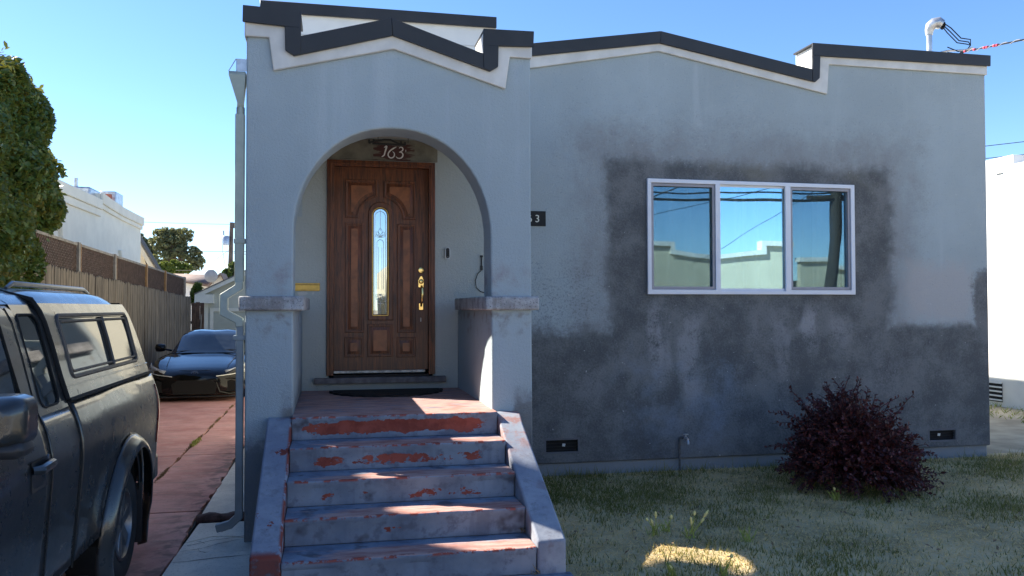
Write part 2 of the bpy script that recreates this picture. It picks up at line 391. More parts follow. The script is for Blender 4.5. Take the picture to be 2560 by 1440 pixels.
# parapet trim and capping
def trim_band(poly, y0, y1): B().prism(poly, y0, y1).build('parapet_trim', M['trim'], house, .008)
trim_band([(2.40, 3.21), (4.01, 3.515), (5.995, 3.16), (6.02, 3.495), (HR+.008, 3.494), (HR+.008, 3.60), (5.86, 3.60), (5.86, 3.31), (5.81, 3.30), (4.01, 3.60), (2.40, 3.37)], D-.03, D-.001)
trim_band(rect(HR+.001, HR+.012, 3.494, 3.6), D, D+.5)
def coping(poly, tops, yf, back, mat='coping'):
    b = B().prism(poly, yf, yf+.025)
    for (p, q) in tops:
        d = Vector((q[0]-p[0], q[1]-p[1])).normalized(); n = (-d.y*.02, d.x*.02)
        if n[1] > 0: n = (-n[0], -n[1])
        b.prism([p, q, (q[0]+n[0], q[1]+n[1]), (p[0]+n[0], p[1]+n[1])], yf+.025, back)
    b.build('coping', M[mat], house, .003, 1)
YF = D-.06
coping([(2.28, 3.446), (4.022, 3.721), (4.014, 3.592), (2.28, 3.314)], [((2.28, 3.446), (4.022, 3.721))], YF, D+.30)
coping([(4.022, 3.721), (5.795, 3.420), (5.795, 3.285), (4.014, 3.592)], [((4.022, 3.721), (5.795, 3.420))], YF, D+.30)
coping([(5.795, 3.573), (5.893, 3.573), (5.882, 3.325), (5.83, 3.279), (5.795, 3.285)], [], YF-.004, D)
coping([(5.80, 3.712), (8.092, 3.714), (8.089, 3.588), (5.80, 3.571)], [((5.80, 3.712), (8.092, 3.714))], YF-.002, D+.34)
coping(rect(-.053, 2.25, 3.632, 3.742), [((-.053, 3.742), (2.25, 3.742))], YF, D+.34)
B().box(HR-.22, HR+.02, D+.34, 13.1, 3.385, 3.41).build('coping', M['coping'], house)
B().box(-.02, .22, D+.34, 13.1, 3.505, 3.53).build('coping', M['coping'], house)
B().box(5.835, 5.846, D+.002, D+.34, 3.36, 3.69).build('parapet_return', M['white'], house)
B().box(-.004, 2.254, D-.02, D-.002, 2.5, 3.66).build('upper_wall_facing', M['white'], house)
B().box(-.006, 2.256, D-.026, D-.021, 3.44, 3.447).build('upper_wall_seam', M['trim'], house)
# porch
ZB = GZ-.2
op = [(1.862, ZB), (1.856, .6), (1.852, 1.30)] + [(a, b) for a, b in arc(1.098, 1.38, .752, 0, 180, 26, .80)][1:-1] + [(.344, 1.30), (.345, .6), (.350, ZB)]
# the arch as measured: flatter shoulders than a true semicircle
def arch_z(u): return 1.36 + .822*(max(0, 1-abs(u)**2.15))**.5
op = [(1.862, ZB), (1.858, .6), (1.852, 1.20)] + [(1.098-.754*math.cos(math.pi*i/28)*-1, arch_z(math.cos(math.pi*i/28))) for i in range(0, 29)] + [(.344, 1.20), (.346, .6), (.352, ZB)]
pw = [(0, ZB), (0.0, 2.99), (.37, 2.99), (.37, 2.77), (1.07, 2.985), (1.80, 2.77), (1.80, 2.95), (2.176, 2.95), (2.18, 1.2), (2.186, .2), (2.195, ZB)]
B().prism(pw + op, 0, .32).build('porch_front_wall', M['porch'], house, .014, 3)
def side_wall(x0, x1, mat, zs, zt):
    ya, yb = .34, D-.004
    cu = [(ya+(yb-ya)*(.5+.5*math.cos(math.pi*i/16)), zs+(zt-zs)*math.sin(math.pi*i/16)) for i in range(1, 16)]
    B().prism([(.322, .83), (.322, 2.6), (D-.002, 2.6), (D-.002, zs), (yb, zs)]+cu+[(ya, zs), (ya, .83)], x0, x1, ax='x').build('porch_side_wall', mat, house)
    B().box(x0, x1, .322, D-.002, ZB, .80).build('porch_low_wall', M['porch'], house, .01)
side_wall(.004, .345, M['porch'], 1.66, 2.40); side_wall(1.865, 2.172, M['porch'], 2.36, 2.44)
def lcap(pts): B().prism(pts, .779, .886, ax='z').build('pier_cap', M['cap'], house, .016, 3)
lcap([(-.042, -.055), (.424, -.055), (.424, 1.66), (-.03, 1.66)])
lcap([(1.802, -.055), (2.234, -.055), (2.228, 1.70), (1.800, 1.64)])
B().box(.3, 1.9, .30, D-.002, -.4, -.004).build('porch_base', M['conc'], house)
ceil = B().box(.345, 1.865, .322, D-.002, 2.47, 2.50); ceil.build('porch_ceiling', M['soffit'], house)
B().box(.2, 1.98, .322, D-.03, 2.53, 2.6).build('porch_roof', M['roof'], house)
trim_band([(-.012, 2.95), (-.012, 2.818), (.162, 2.820), (.195, 2.572), (1.090, 2.792), (1.967, 2.529), (2.003, 2.787), (2.184, 2.783), (2.184, 2.90),
           (1.885, 2.89), (1.885, 2.70), (1.84, 2.672), (1.08, 2.91), (.34, 2.70), (.298, 2.74), (.298, 2.93)], -.03, -.001)
B().box(-.012, -.001, 0, .32, 2.818, 2.93).build('parapet_trim', M['trim'], house)
YP = -.06
coping([(.34, 2.822), (1.068, 3.022), (1.079, 2.887), (.346, 2.684), (.34, 2.684)], [((.36, 2.828), (1.068, 3.022))], YP, .35)
coping([(1.068, 3.022), (1.80, 2.786), (1.836, 2.775), (1.839, 2.654), (1.079, 2.887)], [((1.068, 3.022), (1.80, 2.786))], YP, .35)
coping([(.278, 2.901), (.396, 2.899), (.396, 2.70), (.346, 2.684), (.282, 2.722)], [], YP-.005, -.031)
coping([(1.782, 2.860), (1.905, 2.860), (1.901, 2.692), (1.839, 2.654), (1.786, 2.676)], [], YP-.005, -.031)
coping([(-.022, 3.040), (.396, 3.026), (.394, 2.897), (-.024, 2.918)], [((-.022, 3.040), (.396, 3.026))], YP-.002, .37)
coping([(1.786, 2.988), (2.193, 2.994), (2.188, 2.871), (1.782, 2.854)], [((1.786, 2.988), (2.193, 2.994))], YP-.002, .37)
B().box(1.79, 1.80, -.03, .34, 2.76, 2.965).build('parapet_return', M['white'], house)
B().box(.37, .38, -.03, .34, 2.76, 3.0).build('parapet_return', M['white'], house)
# alcove facing on the wall behind the porch (greener colour, no stains)
B().prism([(.004, .83), (.575, .83), (.575, 2.246), (1.632, 2.246), (1.632, .83), (2.36, .83), (2.36, 2.46), (.004, 2.46)], D-.006, D-.001).build('alcove_facing', M['alcove'], house)
B().prism([(.35, 0), (1.86, 0), (1.86, .83), (1.632, .83), (1.632, .05), (.575, .05), (.575, .83), (.35, .83)], D-.006, D-.001).build('alcove_facing', M['alcove'], house)

B().prism(rect(.44, 1.655, 2.249, 2.462), D-.0068, D-.0062).build('header_board', simple('dark_header_board', (.17, .158, .125), .9, var=.3, sc=7, bump=.4), house)
# window
wn = B().prism(rect(3.870, 6.315, .935, 2.157), D-.035, D-.003, [rect(3.913, 4.642, .985, 2.115), rect(4.698, 5.466, .972, 2.118), rect(5.530, 6.268, .982, 2.115)]).build('window', M['vinyl'], house, .004)
B().prism(rect(3.90, 6.285, .97, 2.125), D+.001, D+.10, [rect(3.945, 6.24, 1.0, 2.095)]).build('frame', M['vinyl'], wn)
for x0, x1 in ((3.913, 4.642), (5.530, 6.268)):
    B().prism(rect(x0+.004, x1-.004, 0.988, 2.112), D-.018, D-.004, [rect(x0+.03, x1-.03, 1.018, 2.082)]).build('screen_frame', M['screenframe'], wn, .003)
    B().box(x0+.03, x1-.03, D-.012, D-.0115, 1.018, 2.082).build('screen', M['screen'], wn)
    B().box(x0, x1, D+.020, D+.024, .98, 2.12).build('pane', M['glass'], wn)
B().box(4.706, 5.457, D+.004, D+.008, .97, 2.12).build('pane', M['glass'], wn)
cu = B().grid(lambda u, v: (3.85+2.5*u, D+.22+.05*math.sin(u*70+2*math.sin(u*9))+.02*math.sin(u*31)*(1-v), .75+1.5*v), 260, 6)
cu.build('curtain', M['curtain'], wn)
for xx in (4.45, 5.05, 5.9):
    B().grid(lambda u, v: (xx+.05*u, D+.152+.01*math.sin(u*3.1), .75+1.5*v), 3, 2).build('curtain_fold', M['curtain'], wn)

# front door
YD = D+.04
dr = B().prism(rect(.640, 1.570, .185, 2.190), YD, YD+.045, [rect(1.030, 1.158, .735, 1.711)[:2]+arc(1.094, 1.711, .064, 0, 180, 12)]).build('front_door', M['wood'], house, .002)
def arch_out(x0, x1, z0, zc): return [(x0, z0), (x1, z0)] + arc((x0+x1)/2, zc, (x1-x0)/2, 0, 180, 14)
B().prism(arch_out(.974, 1.220, .676, 1.722), YD-.016, YD, [arch_out(1.014, 1.174, .720, 1.711)]).build('glass_moulding', M['wood'], dr, .007)
B().prism(arch_out(1.010, 1.178, .716, 1.711), YD-.010, YD-.001, [arch_out(1.021, 1.167, .727, 1.711)]).build('glass_bead', M['gold'], dr)
B().prism(arch_out(1.02, 1.17, .725, 1.711), YD+.006, YD+.010).build('glass_pane', M['doorglass'], dr)
cm = B(); yc = YD+.003
def came(p, r=.0026): cm.tube([(a, yc, b) for a, b in p], r, 5)
for x in (1.042, 1.146): came([(x, .74), (x, 1.70)] if True else 0)
for x in (1.062, 1.126): came([(x, .98), (x, 1.44)])
came([(1.094, 1.56), (1.094, 1.77)]); came([(1.094, .73), (1.094, .86)]); came([(1.078, .98), (1.078, 1.40)], .002); came([(1.11, .98), (1.11, 1.40)], .002)
came([(1.042, 1.70)]+[(1.094+.052*math.cos(R(180-a)), 1.70+.052*math.sin(R(180-a))) for a in range(0, 181, 20)])
came([(1.062, 1.44)]+[(1.094+.032*math.cos(R(180-a)), 1.44+.032*math.sin(R(180-a))) for a in range(0, 181, 20)])
for sg, zz in ((1, 1.50), (-1, .93)):
    for ang, ln in ((0, .085), (38, .062), (-38, .062), (72, .05), (-72, .05)):
        pts = []
        for i in range(13):
            a = 2*math.pi*i/12; u = ln*(.5-.5*math.cos(a)); w = ln*.22*math.sin(a)
            pts.append((1.094+sg*0+u*math.sin(R(ang))+w*math.cos(R(ang)), zz+sg*(u*math.cos(R(ang))-w*math.sin(R(ang)))))
        came(pts, .002)
cm.build('lead_came', simple('zinc_came', (.62, .62, .58), .35, .6), dr)
tl = [(.751, 1.682), (.881, 1.682)] + arc(1.094, 1.682, .213, 180, 97, 12)[1:] + [(1.068, 2.062), (.751, 2.062)]
tr = [(2*1.0965-a, b-.006) for a, b in tl][::-1]
for q in (tl, tr, rect(.752, .932, .556, 1.635), rect(1.260, 1.442, .552, 1.630), rect(.748, .930, .316, .514), rect(1.256, 1.442, .309, .507), rect(.970, 1.218, .316, .637)):
    k = min(.034, .2*min(max(p[0] for p in q)-min(p[0] for p in q), 1))
    pn = B().prism(q, YD-.013, YD, [inset(q, k*.62)]).build('door_panel', M['wood'], dr, .005)
    # raised field with sloped shoulders
    a, b = inset(q, k*.9), inset(q, k*1.75); n = len(q); f = B()
    f.add([(x, YD-.002, z) for x, z in a]+[(x, YD-.012, z) for x, z in b], [(i, (i+1) % n, (i+1) % n+n, i+n) for i in range(n)])
    f.build('panel_shoulder', M['wood'], pn, recalc=False)
    B().prism(inset(q, k*1.72), YD-.0125, YD-.004).build('panel_field', M['wood_field'], pn)
fr = B().prism([(.578, .142), (.578, 2.242), (1.628, 2.242), (1.628, .142), (1.566, .142), (1.566, 2.182), (.644, 2.182), (.644, .142)], D-.032, D+.05)
fr.prism([(.604, .142), (.604, 2.214), (1.60, 2.214), (1.60, .142), (1.585, .142), (1.585, 2.198), (.622, 2.198), (.622, .142)], D-.040, D-.033)
fr.build('door_frame', M['wood'], dr, .006)
B().box(.465, 1.732, D-.075, D-.001, .066, .123).build('door_sill', M['sill'], dr, .006)
B().box(.645, 1.566, D-.03, D+.10, .124, .146).build('threshold', M['black'], dr)
ws = B().box(.648, 1.535, YD-.012, YD+.02, .160, .183); ws.build('weather_strip', M['strip'], dr)
B().lathe([(.033, .0), (.033, -.008), (.026, -.016), (.012, -.018), (.012, -.022), (.002, -.022)], (1.496, YD, 1.172), 'y', 20).build('deadbolt', M['brass'], dr)
hs = B().prism([(1.468, 1.0), (1.522, 1.0), (1.526, 1.07), (1.51, 1.108), (1.497, 1.116), (1.484, 1.108), (1.466, 1.07)], YD-.008, YD)
hs.lathe([(.022, 0), (.024, -.02), (.015, -.03), (.002, -.032)], (1.497, YD-.008, 1.06), 'y', 16)
hs.tube([(1.500, YD-.012, 1.015), (1.502, YD-.05, .99), (1.502, YD-.062, .94), (1.500, YD-.058, .87), (1.497, YD-.030, .83), (1.496, YD-.01, .815)], [.010, .012, .011, .009, .009, .010], 10)
hs.prism(rect(1.474, 1.518, .775, .845), YD-.010, YD)
hs.build('handle_set', M['brass'], dr, .003)
B().prism(rect(1.49, 1.499, .66, .70), YD-.001, YD+.001).build('scratch_mark', M['strip'], dr)

ml = B().prism(rect(.262, .514, .962, 1.038), D-.018, D-.006, [rect(.285, .49, .977, 1.022)]).build('mail_slot', M['gold'], house, .004)
B().box(.283, .492, D-.014, D-.006, .975, 1.024).build('flap', M['gold'], ml)
B().box(.262, .514, D-.0185, D-.0155, 1.019, 1.0235).build('slot_groove', M['iron'], ml)
t = NT('bare_plaster_chip'); M['chip'] = t.pbr((.55, .54, .50), .9)
B().prism([(.30, .950), (.355, .958), (.40, .948), (.385, .925), (.36, .918), (.34, .885), (.325, .90), (.31, .93)], D-.0065, D-.0055).build('bare_plaster', M['chip'], house)
B().prism([(.44, .945), (.46, .955), (.455, .93), (.442, .92)], D-.0065, D-.0055).build('bare_plaster', M['chip'], house)
# painted number over the door
hn = B().prism(rect(1.02, 1.43, 2.252, 2.43), D-.009, D-.0062).build('painted_number', M['redplate'], house)
def zp(u, v): return (1.087+(860+u/9.846-950)*.003941, 2.405-(300+v/9.846-363)*.00397)
def digit(pts, w):
    P_, W_ = [], []
    n = len(pts)
    for i in range(n-1):
        q = [pts[max(i-1, 0)], pts[i], pts[i+1], pts[min(i+2, n-1)]]
        for k in range(5):
            t = k/5; c = [(.5*(2*q[1][a]+(q[2][a]-q[0][a])*t+(2*q[0][a]-5*q[1][a]+4*q[2][a]-q[3][a])*t*t+(3*q[1][a]-q[0][a]-3*q[2][a]+q[3][a])*t**3)) for a in (0, 1)]
            P_.append(tuple(c)); W_.append(w[i]*(1-t)+w[i+1]*t)
    P_.append(pts[-1]); W_.append(w[-1])
    pts = [zp(*p) for p in P_]; B().ribbon(pts, [x*.0004 for x in W_], D-.0115, D-.0092).build('digit', M['red_digit'], hn)
digit([(985, 690), (1015, 660), (1045, 655), (1030, 720), (1005, 800), (985, 870), (940, 905), (925, 918)], [14, 26, 40, 40, 34, 32, 22, 8])
digit([(1285, 655), (1210, 700), (1130, 760), (1085, 830), (1090, 890), (1140, 932), (1200, 920), (1235, 870), (1230, 810), (1190, 775)], [14, 36, 34, 28, 28, 30, 28, 30, 24, 8])
digit([(1352, 690), (1380, 664), (1425, 668), (1446, 705), (1425, 750), (1352, 785)], [14, 20, 28, 30, 26, 14])
digit([(1352, 785), (1410, 790), (1445, 835), (1432, 895), (1385, 932), (1320, 932), (1272, 895)], [14, 24, 34, 34, 28, 22, 8])
digit([(1512, 720), (1518, 755), (1505, 775)], [10, 12, 4])
# ------------------------------------------------------------------ ground
def lawn_mat():
    t = NT('dry_lawn_soil'); n = t.noise(1.3, 5, .6); n2 = t.noise(9, 5, .7); n3 = t.noise(60, 3, .7)
    col = t.mix(t.map(n, .4, .6), (.40, .31, .16), (.74, .57, .32)); col = t.mix(t.map(n2, .45, .65), col, (.56, .46, .28))
    col = t.mix(t.math('MULTIPLY', t.map(n3, .55, .7), .5), col, (.12, .095, .06))
    return t.pbr(col, .95, 0, .1, t.bump(t.math('ADD', n2, n3), .8, .03))
M['lawn'] = lawn_mat()
M['dirt'] = simple('bare_ground', (.34, .29, .20), .95, var=.3, sc=2, bump=.4)
M['asphalt'] = simple('pale_worn_asphalt', (.30, .28, .25), .9, var=.2, sc=5, bump=.4)
M['pave'] = simple('pale_pavement', (.55, .51, .44), .85, var=.15, sc=3, bump=.3)
def sheet(name, x0, x1, y0, y1, z, mat): return tag(B().add([(x0, y0, z), (x1, y0, z), (x1, y1, z), (x0, y1, z)], [(0, 1, 2, 3)]).build(name, mat), kind='structure')
sheet('ground', -600, 600, -600, 600, GZ-.07, M['dirt'])
sheet('lawn', 2.0, 9.0, -5.2, 2.0, GZ, M['lawn'])
sheet('street', -80, 80, -16, -8.2, GZ-.06, M['asphalt'])
sheet('pavement', -80, 80, -8.0, -5.4, GZ-.006, M['pave'])
sheet('verge', 8.03, 30, -5.2, 14, GZ-.008, M['dirt'])
B().box(-80, 80, -8.2, -8.0, GZ-.2, GZ-.005).build('kerb', M['pave'])['kind'] = 'structure'
# red driveway, slab by slab
def redconc():
    t = NT('worn_red_concrete'); x, y, z = t.xyz(); n = t.noise(1.6, 5, .65); n2 = t.noise(1, 4, .6, t.scale(None, (3, 14, 3))); f = t.noise(40, 3, .7)
    col = t.mix(t.map(n, .35, .65), (.40, .175, .145), (.56, .30, .255)); col = t.mix(t.math('MULTIPLY', t.map(n2, .5, .68), .75), col, (.34, .215, .18))
    col = t.mix(t.math('MULTIPLY', t.map(t.noise(14, 3, .6, t.scale(None, (.6, 2.4, 1))), .68, .72), .8), col, (.55, .42, .38))
    edge = t.math('MULTIPLY', t.map(x, -.82, -.46), t.map(t.noise(8, 4), .42, .6)); col = t.mix(t.math('MULTIPLY', edge, .7), col, (.09, .065, .055))
    col = t.mix(t.math('MULTIPLY', t.map(f, .58, .72), .4), col, (.08, .045, .04))
    rv = t.rnd(); col = t.mix(t.math('MULTIPLY', rv, .22), col, (.20, .075, .066))
    return t.pbr(col, .8, 0, .3, t.bump(t.math('ADD', f, n), .4, .008))
M['red'] = redconc()
drive = tag(B().box(-3.35, -.44, -5.3, 19.4, GZ-.06, GZ-.012).build('driveway', M['void']), kind='structure')
ys = [-5.3, -3.2, -1.1, 0.35, 1.05, 1.75, 2.5, 3.9, 5.5, 7.2, 9.3, 11.5, 14, 16.7, 19.4]
for i in range(len(ys)-1):
    for x0, x1 in ((-3.3, -1.085), (-1.065, -.445)):
        dz = random.uniform(-.004, .004); g = .003
        if x0 < -2 and i in (3, 4): continue
        y0, y1 = ys[i], ys[i+1]
        if x0 < -2 and i == 2: y1 = ys[5]
        n = 9; jl = [random.uniform(-.012, .012) for _ in range(n)]; jr = [random.uniform(-.02, .02) if x0 > -2 else random.uniform(-.012, .012) for _ in range(n)]
        pl = [(x0+jl[k], y0+g+(y1-y0-2*g)*k/(n-1)) for k in range(n)]+[(x1+jr[k], y0+g+(y1-y0-2*g)*k/(n-1)) for k in reversed(range(n))]
        B().prism(pl, GZ-.05, GZ+.012+dz, ax='z').build('concrete_slab', M['red'], drive, .004, 1)
# pale concrete strip between driveway and house
def pale():
    t = NT('cracked_pale_concrete'); n = t.noise(2.2, 5, .6); f = t.noise(55, 3, .7)
    col = t.mix(t.map(n, .35, .65), (.56, .52, .45), (.72, .67, .57)); col = t.mix(t.math('MULTIPLY', t.map(f, .55, .7), .5), col, (.15, .15, .14))
    return t.pbr(col, .85, 0, .3, t.bump(f, .3, .006))
M['pale'] = pale()
strip = tag(B().box(-.43, .2, -5.3, 12, GZ-.06, GZ-.02).build('side_path', M['void']), kind='structure')
def slab(poly, z=0): B().prism(poly, GZ-.05, GZ+.006+z, ax='z').build('path_slab', M['pale'], strip, .003, 1)
slab([(-.43, .80), (-.437, 2.2), (-.425, 4.2), (-.44, 6.1), (-.43, 12), (0, 12), (0, .80)])
e = [(-.405, .62), (-.41, .30), (-.43, .05), (-.42, -.35), (-.45, -.9), (-.44, -1.8), (-.43, -5.3)]
slab([(-.405, .63), (.17, .63), (.17, .16), (.02, .12), (-.12, .20), (-.25, .215), (-.42, .08)], .002)
slab([(-.423, .072), (-.25, .208), (-.12, .193), (.02, .112), (.17, .15), (.17, -.22), (-.1, -.20), (-.3, -.16), (-.43, -.25)], -.001)
slab([(-.433, -.258), (-.3, -.168), (-.1, -.208), (.17, -.228), (.17, -5.3), (-.44, -5.3), (-.45, -2)], .001)
crk = simple('crack_dirt', (.05, .045, .04), .95)
for pts in ([(-.40, -.02), (-.33, .02), (-.22, .10), (-.10, .13), (.03, .21), (.16, .24)], [(-.42, -.16), (-.30, -.12), (-.18, -.02), (-.08, .06), (.02, .08), (.15, .14)], [(-.35, .10), (-.29, .05), (-.27, -.02)], [(-.44, -.42), (-.30, -.40), (-.12, -.36), (.15, -.33)], [(-.20, .30), (-.17, .36), (-.16, .45)], [(-.3, -.12), (-.27, -.2), (-.2, -.24)]):
    r = random.Random(int(pts[0][1]*100)); q = []
    for (xa, ya), (xb, yb) in zip(pts[:-1], pts[1:]):
        for k in range(4): q.append((xa+(xb-xa)*k/4+r.uniform(-.006, .006), ya+(yb-ya)*k/4+r.uniform(-.006, .006)))
    n = len(q); w = [r.uniform(.0015, .0055) for _ in q]; w[0] = w[-1] = .0008
    B().add([(x, y-ww, GZ+.0095) for (x, y), ww in zip(q, w)]+[(x, y+ww, GZ+.0095) for (x, y), ww in zip(q, w)], [(i, i+1, n+i+1, n+i) for i in range(n-1)]).build('path_crack', crk, strip, recalc=False)
# broken red-brown edging across the path by the downspout
def rough_block(x0, x1, y0, y1, z0, z1, seed):
    r = random.Random(seed); n = 12
    return B().grid(lambda u, v: (x0+(x1-x0)*u, (y0+y1)/2+(y1-y0)/2*(-math.cos(v*2*math.pi))*(.8+.25*math.sin(u*23+seed))*1.0, (z0+z1)/2+(z1-z0)/2*max(-1, min(1, 1.3*math.sin(v*2*math.pi)))*(1+.22*math.sin(u*17+v*5+seed))), n, 12)
ed = rough_block(-.44, .12, .68, .80, GZ-.02, GZ+.055, 3).build('path_edging', simple('red_brown_edging', (.085, .05, .045), .9, var=.5, sc=14, bump=.6), None)
tag(ed, 'broken red-brown concrete edging lying across the side path below the downspout', 'edging')
# ------------------------------------------------------------------ front steps
def step_mat(riser_seed=0):
    t = NT('peeling_step_paint'); P = t.P(); px, py, pz = t.xyz(); ox, oy, oz = t.xyz(t.obj())
    nz = t.xyz(t.n('NewGeometry').outputs['Normal'])[2]
    sc = t.n('SeparateColor'); t.put(sc.inputs[0], t.n('ObjectInfo').outputs['Color']); thr, lo, wid = sc.outputs[0], sc.outputs[1], sc.outputs[2]
    n1 = t.noise(2.6, 5, .6); n2 = t.noise(9, 5, .65); f = t.noise(60, 3, .7); edgy = t.noise(5.5, 6, .68, t.scale(None, (1, 1, 1.7)))
    blue = t.mix(t.map(n1, .35, .65), (.155, .188, .245), (.24, .28, .338)); blue = t.mix(t.math('MULTIPLY', t.map(n2, .5, .66), .75), blue, (.115, .125, .165))
    vs_ = t.noise(1, 4, .6, t.scale(None, (7, 7, .7))); blue = t.mix(t.math('MULTIPLY', t.map(vs_, .52, .68), .45), blue, (.10, .105, .14))
    grime = t.map(t.math('ADD', oz, t.math('MULTIPLY', n2, .12)), -.06, -.16); blue = t.mix(t.math('MULTIPLY', grime, .45), blue, (.085, .088, .11))
    spot = t.math('MULTIPLY', t.map(t.noise(4.6, 3, .5, t.scale(None, (1, 1, 1), (2, 7, 1))), .60, .70), .8); blue = t.mix(spot, blue, (.065, .058, .07))
    red = t.mix(t.map(n2, .35, .65), (.215, .045, .030), (.33, .080, .055))
    inx = t.math('MULTIPLY', t.map(px, .36, .60), t.map(px, 1.84, 1.62))
    # riser: peeled flakes in a band
    cen = t.math('ABSOLUTE', t.math('ADD', oz, lo)); band = t.map(cen, t.math('MULTIPLY', wid, 1.0), t.math('MULTIPLY', wid, .2))
    pm = t.math('MULTIPLY', t.math('MULTIPLY', band, inx), 1.0)
    rp = t.map(t.math('ADD', edgy, t.math('MULTIPLY', pm, .30)), thr, t.math('ADD', thr, .012))
    rp = t.math('MULTIPLY', rp, t.map(pm, .02, .2))
    # tread: foot-worn red in the middle
    wear = t.math('MULTIPLY', t.math('MULTIPLY', t.map(px, .42, .95), t.map(px, 2.1, 1.7)), t.map(t.math('ADD', oy, t.math('MULTIPLY', n1, .10)), .33, .13))
    tn = t.noise(7, 6, .7, t.scale(None, (.55, 2.2, 1)))
    tp = t.map(t.math('ADD', tn, t.math('ADD', t.math('MULTIPLY', wear, .54), t.math('MULTIPLY', t.map(pz, -.05, -.01), .22))), .54, .78)
    tred = t.mix(t.map(tn, .4, .6), (.40, .155, .110), (.52, .31, .25))
    up = t.map(nz, .5, .8)
    c_r = t.mix(rp, blue, red); c_t = t.mix(t.math('MULTIPLY', tp, .85), blue, tred)
    col = t.mix(up, c_r, c_t)
    nose = t.math('MULTIPLY', t.map(oz, -.022, -.006), t.map(oy, .045, .01)); col = t.mix(t.math('MULTIPLY', nose, t.map(t.noise(11, 5, .7), .50, .56)), col, red)
    col = t.mix(t.math('MULTIPLY', t.map(f, .62, .75), .4), col, (.05, .05, .06))
    h = t.math('ADD', t.math('MULTIPLY', t.math('SUBTRACT', 1, rp), 1.), t.math('MULTIPLY', f, .35))
    return t.pbr(col, .72, 0, .35, t.bump(h, .5, .004))
M['step'] = step_mat()
def cheek_mat():
    t = NT('peeling_cheek_paint'); n1 = t.noise(3, 5, .6); n2 = t.noise(10, 6, .7); f = t.noise(60, 3, .7); x, y, z = t.xyz()
    col = t.mix(t.map(n1, .35, .65), (.195, .215, .27), (.30, .325, .37)); col = t.mix(t.math('MULTIPLY', t.map(n2, .5, .68), .6), col, (.15, .152, .175))
    red = (.21, .046, .030); lil = (.20, .165, .19); col = t.mix(t.math('MULTIPLY', t.map(t.noise(5, 4), .56, .68), .6), col, lil)
    col = t.mix(t.map(t.noise(4.2, 6, .68, t.scale(None, (1, 1, 1), (4, 1, 2))), .635, .655), col, red)
    e = t.math('MAXIMUM', t.math('MULTIPLY', t.map(x, .318, .338), t.map(x, .36, .345)), t.math('MULTIPLY', t.map(y, -1.34, -1.40), t.map(x, 1.0, .9)))
    col = t.mix(t.math('MULTIPLY', e, t.map(n2, .40, .50)), col, red)
    pk = t.math('MULTIPLY', t.map(x, 1.5, 1.7), t.math('MULTIPLY', t.map(y, -.62, -.3), t.map(n2, .42, .6))); col = t.mix(t.math('MULTIPLY', pk, .7), col, (.34, .155, .12))
    fr = t.math('MULTIPLY', t.map(y, -1.405, -1.412), t.map(x, 1.0, .9)); col = t.mix(t.math('MULTIPLY', fr, .85), col, t.mix(t.map(n2, .42, .62), (.085, .055, .06), (.17, .062, .055)))
    col = t.mix(t.math('MULTIPLY', t.map(f, .6, .75), .5), col, (.06, .05, .06))
    return t.pbr(col, .75, 0, .35, t.bump(t.math('ADD', n2, f), .3, .005))
M['cheek'] = cheek_mat()
steps = thing('front_steps', 'concrete entry steps with blue-grey paint peeling off red, between two low sloping cheek walls', 'steps', (1.1, -.8, GZ))
noseY = [-.16-.314*k for k in range(6)]; flake = [(.66, .09, .082), (.76, .105, .07), (.845, .115, .07), (.93, .1, .06), (.95, .1, .06), (.7, .05, .1)]
for k in range(6):
    y0 = noseY[k]; yb = (D-.004 if k == 0 else noseY[k-1]+.02)-y0; zb = -.17 if k < 5 else GZ+.85-.05
    x0, x1 = (.346, 1.872) if k < 5 else (.12, 2.09)
    prof = [(.0, -.006), (.006, 0), (yb, .0), (yb, zb), (.020, zb), (.016, -.05), (.002, -.03)]
    nn = 24; r = random.Random(k)
    b = B(); wv = [r.uniform(-.004, .004) for _ in range(nn+1)]; wz = [r.uniform(-.0022, .0022) for _ in range(nn+1)]
    pf = len(prof); vs = []
    for i in range(nn+1):
        for j, (yy, zz) in enumerate(prof):
            front = j in (0, 1, 6); vs.append((x0+(x1-x0)*i/nn, yy+(wv[i] if front else 0), zz+(wz[i] if front else 0)))
    fs = [(i*pf+j, (i+1)*pf+j, (i+1)*pf+(j+1) % pf, i*pf+(j+1) % pf) for i in range(nn) for j in range(pf)]+[tuple(range(pf)), tuple(range(nn*pf, nn*pf+pf))]
    b.add(vs, fs); o = b.build('step' if k else 'porch_floor', M['step'], steps, .004); o.location = (0, y0, -.17*k)
    o.color = (*flake[k], 1)
def cheek(x0, x1, z0):
    pr = [(-.02, -.012), (-.02, ZB), (-1.41, ZB), (-1.41, z0-.012), (-1.395, z0), (-.22, -.090), (-.12, -.025)]
    b = B().prism(pr, x0, x1, ax='x'); b.build('cheek_wall', M['cheek'], steps, .014, 3)
cheek(.168, .343, -.640); cheek(1.878, 2.062, -.640)
# debris caught in the step corners
lm = simple('dry_leaf', (.20, .14, .07), .8, var=.4, sc=30)
for px, py, pz, n in ((1.83, -.12, -.165, 3), (1.84, -.74, -.505, 8), (1.85, -1.06, -.67, 26), (1.86, -1.38, -.845, 26)):
    c = np.array([px, py, pz])+RNG.normal(size=(n, 3))*[.02, .035, .012]; c[:, 2] = np.abs(c[:, 2]-pz)*1.5+pz
    d = unit(n); d[:, 2] = np.abs(d[:, 2])*(1.2 if n > 20 else .3)
    tag(link('dry_litter', leaf_cloud(c, d, unit(n), .07 if n > 20 else .05, .008, lm, 'dry_litter')), kind='stuff')
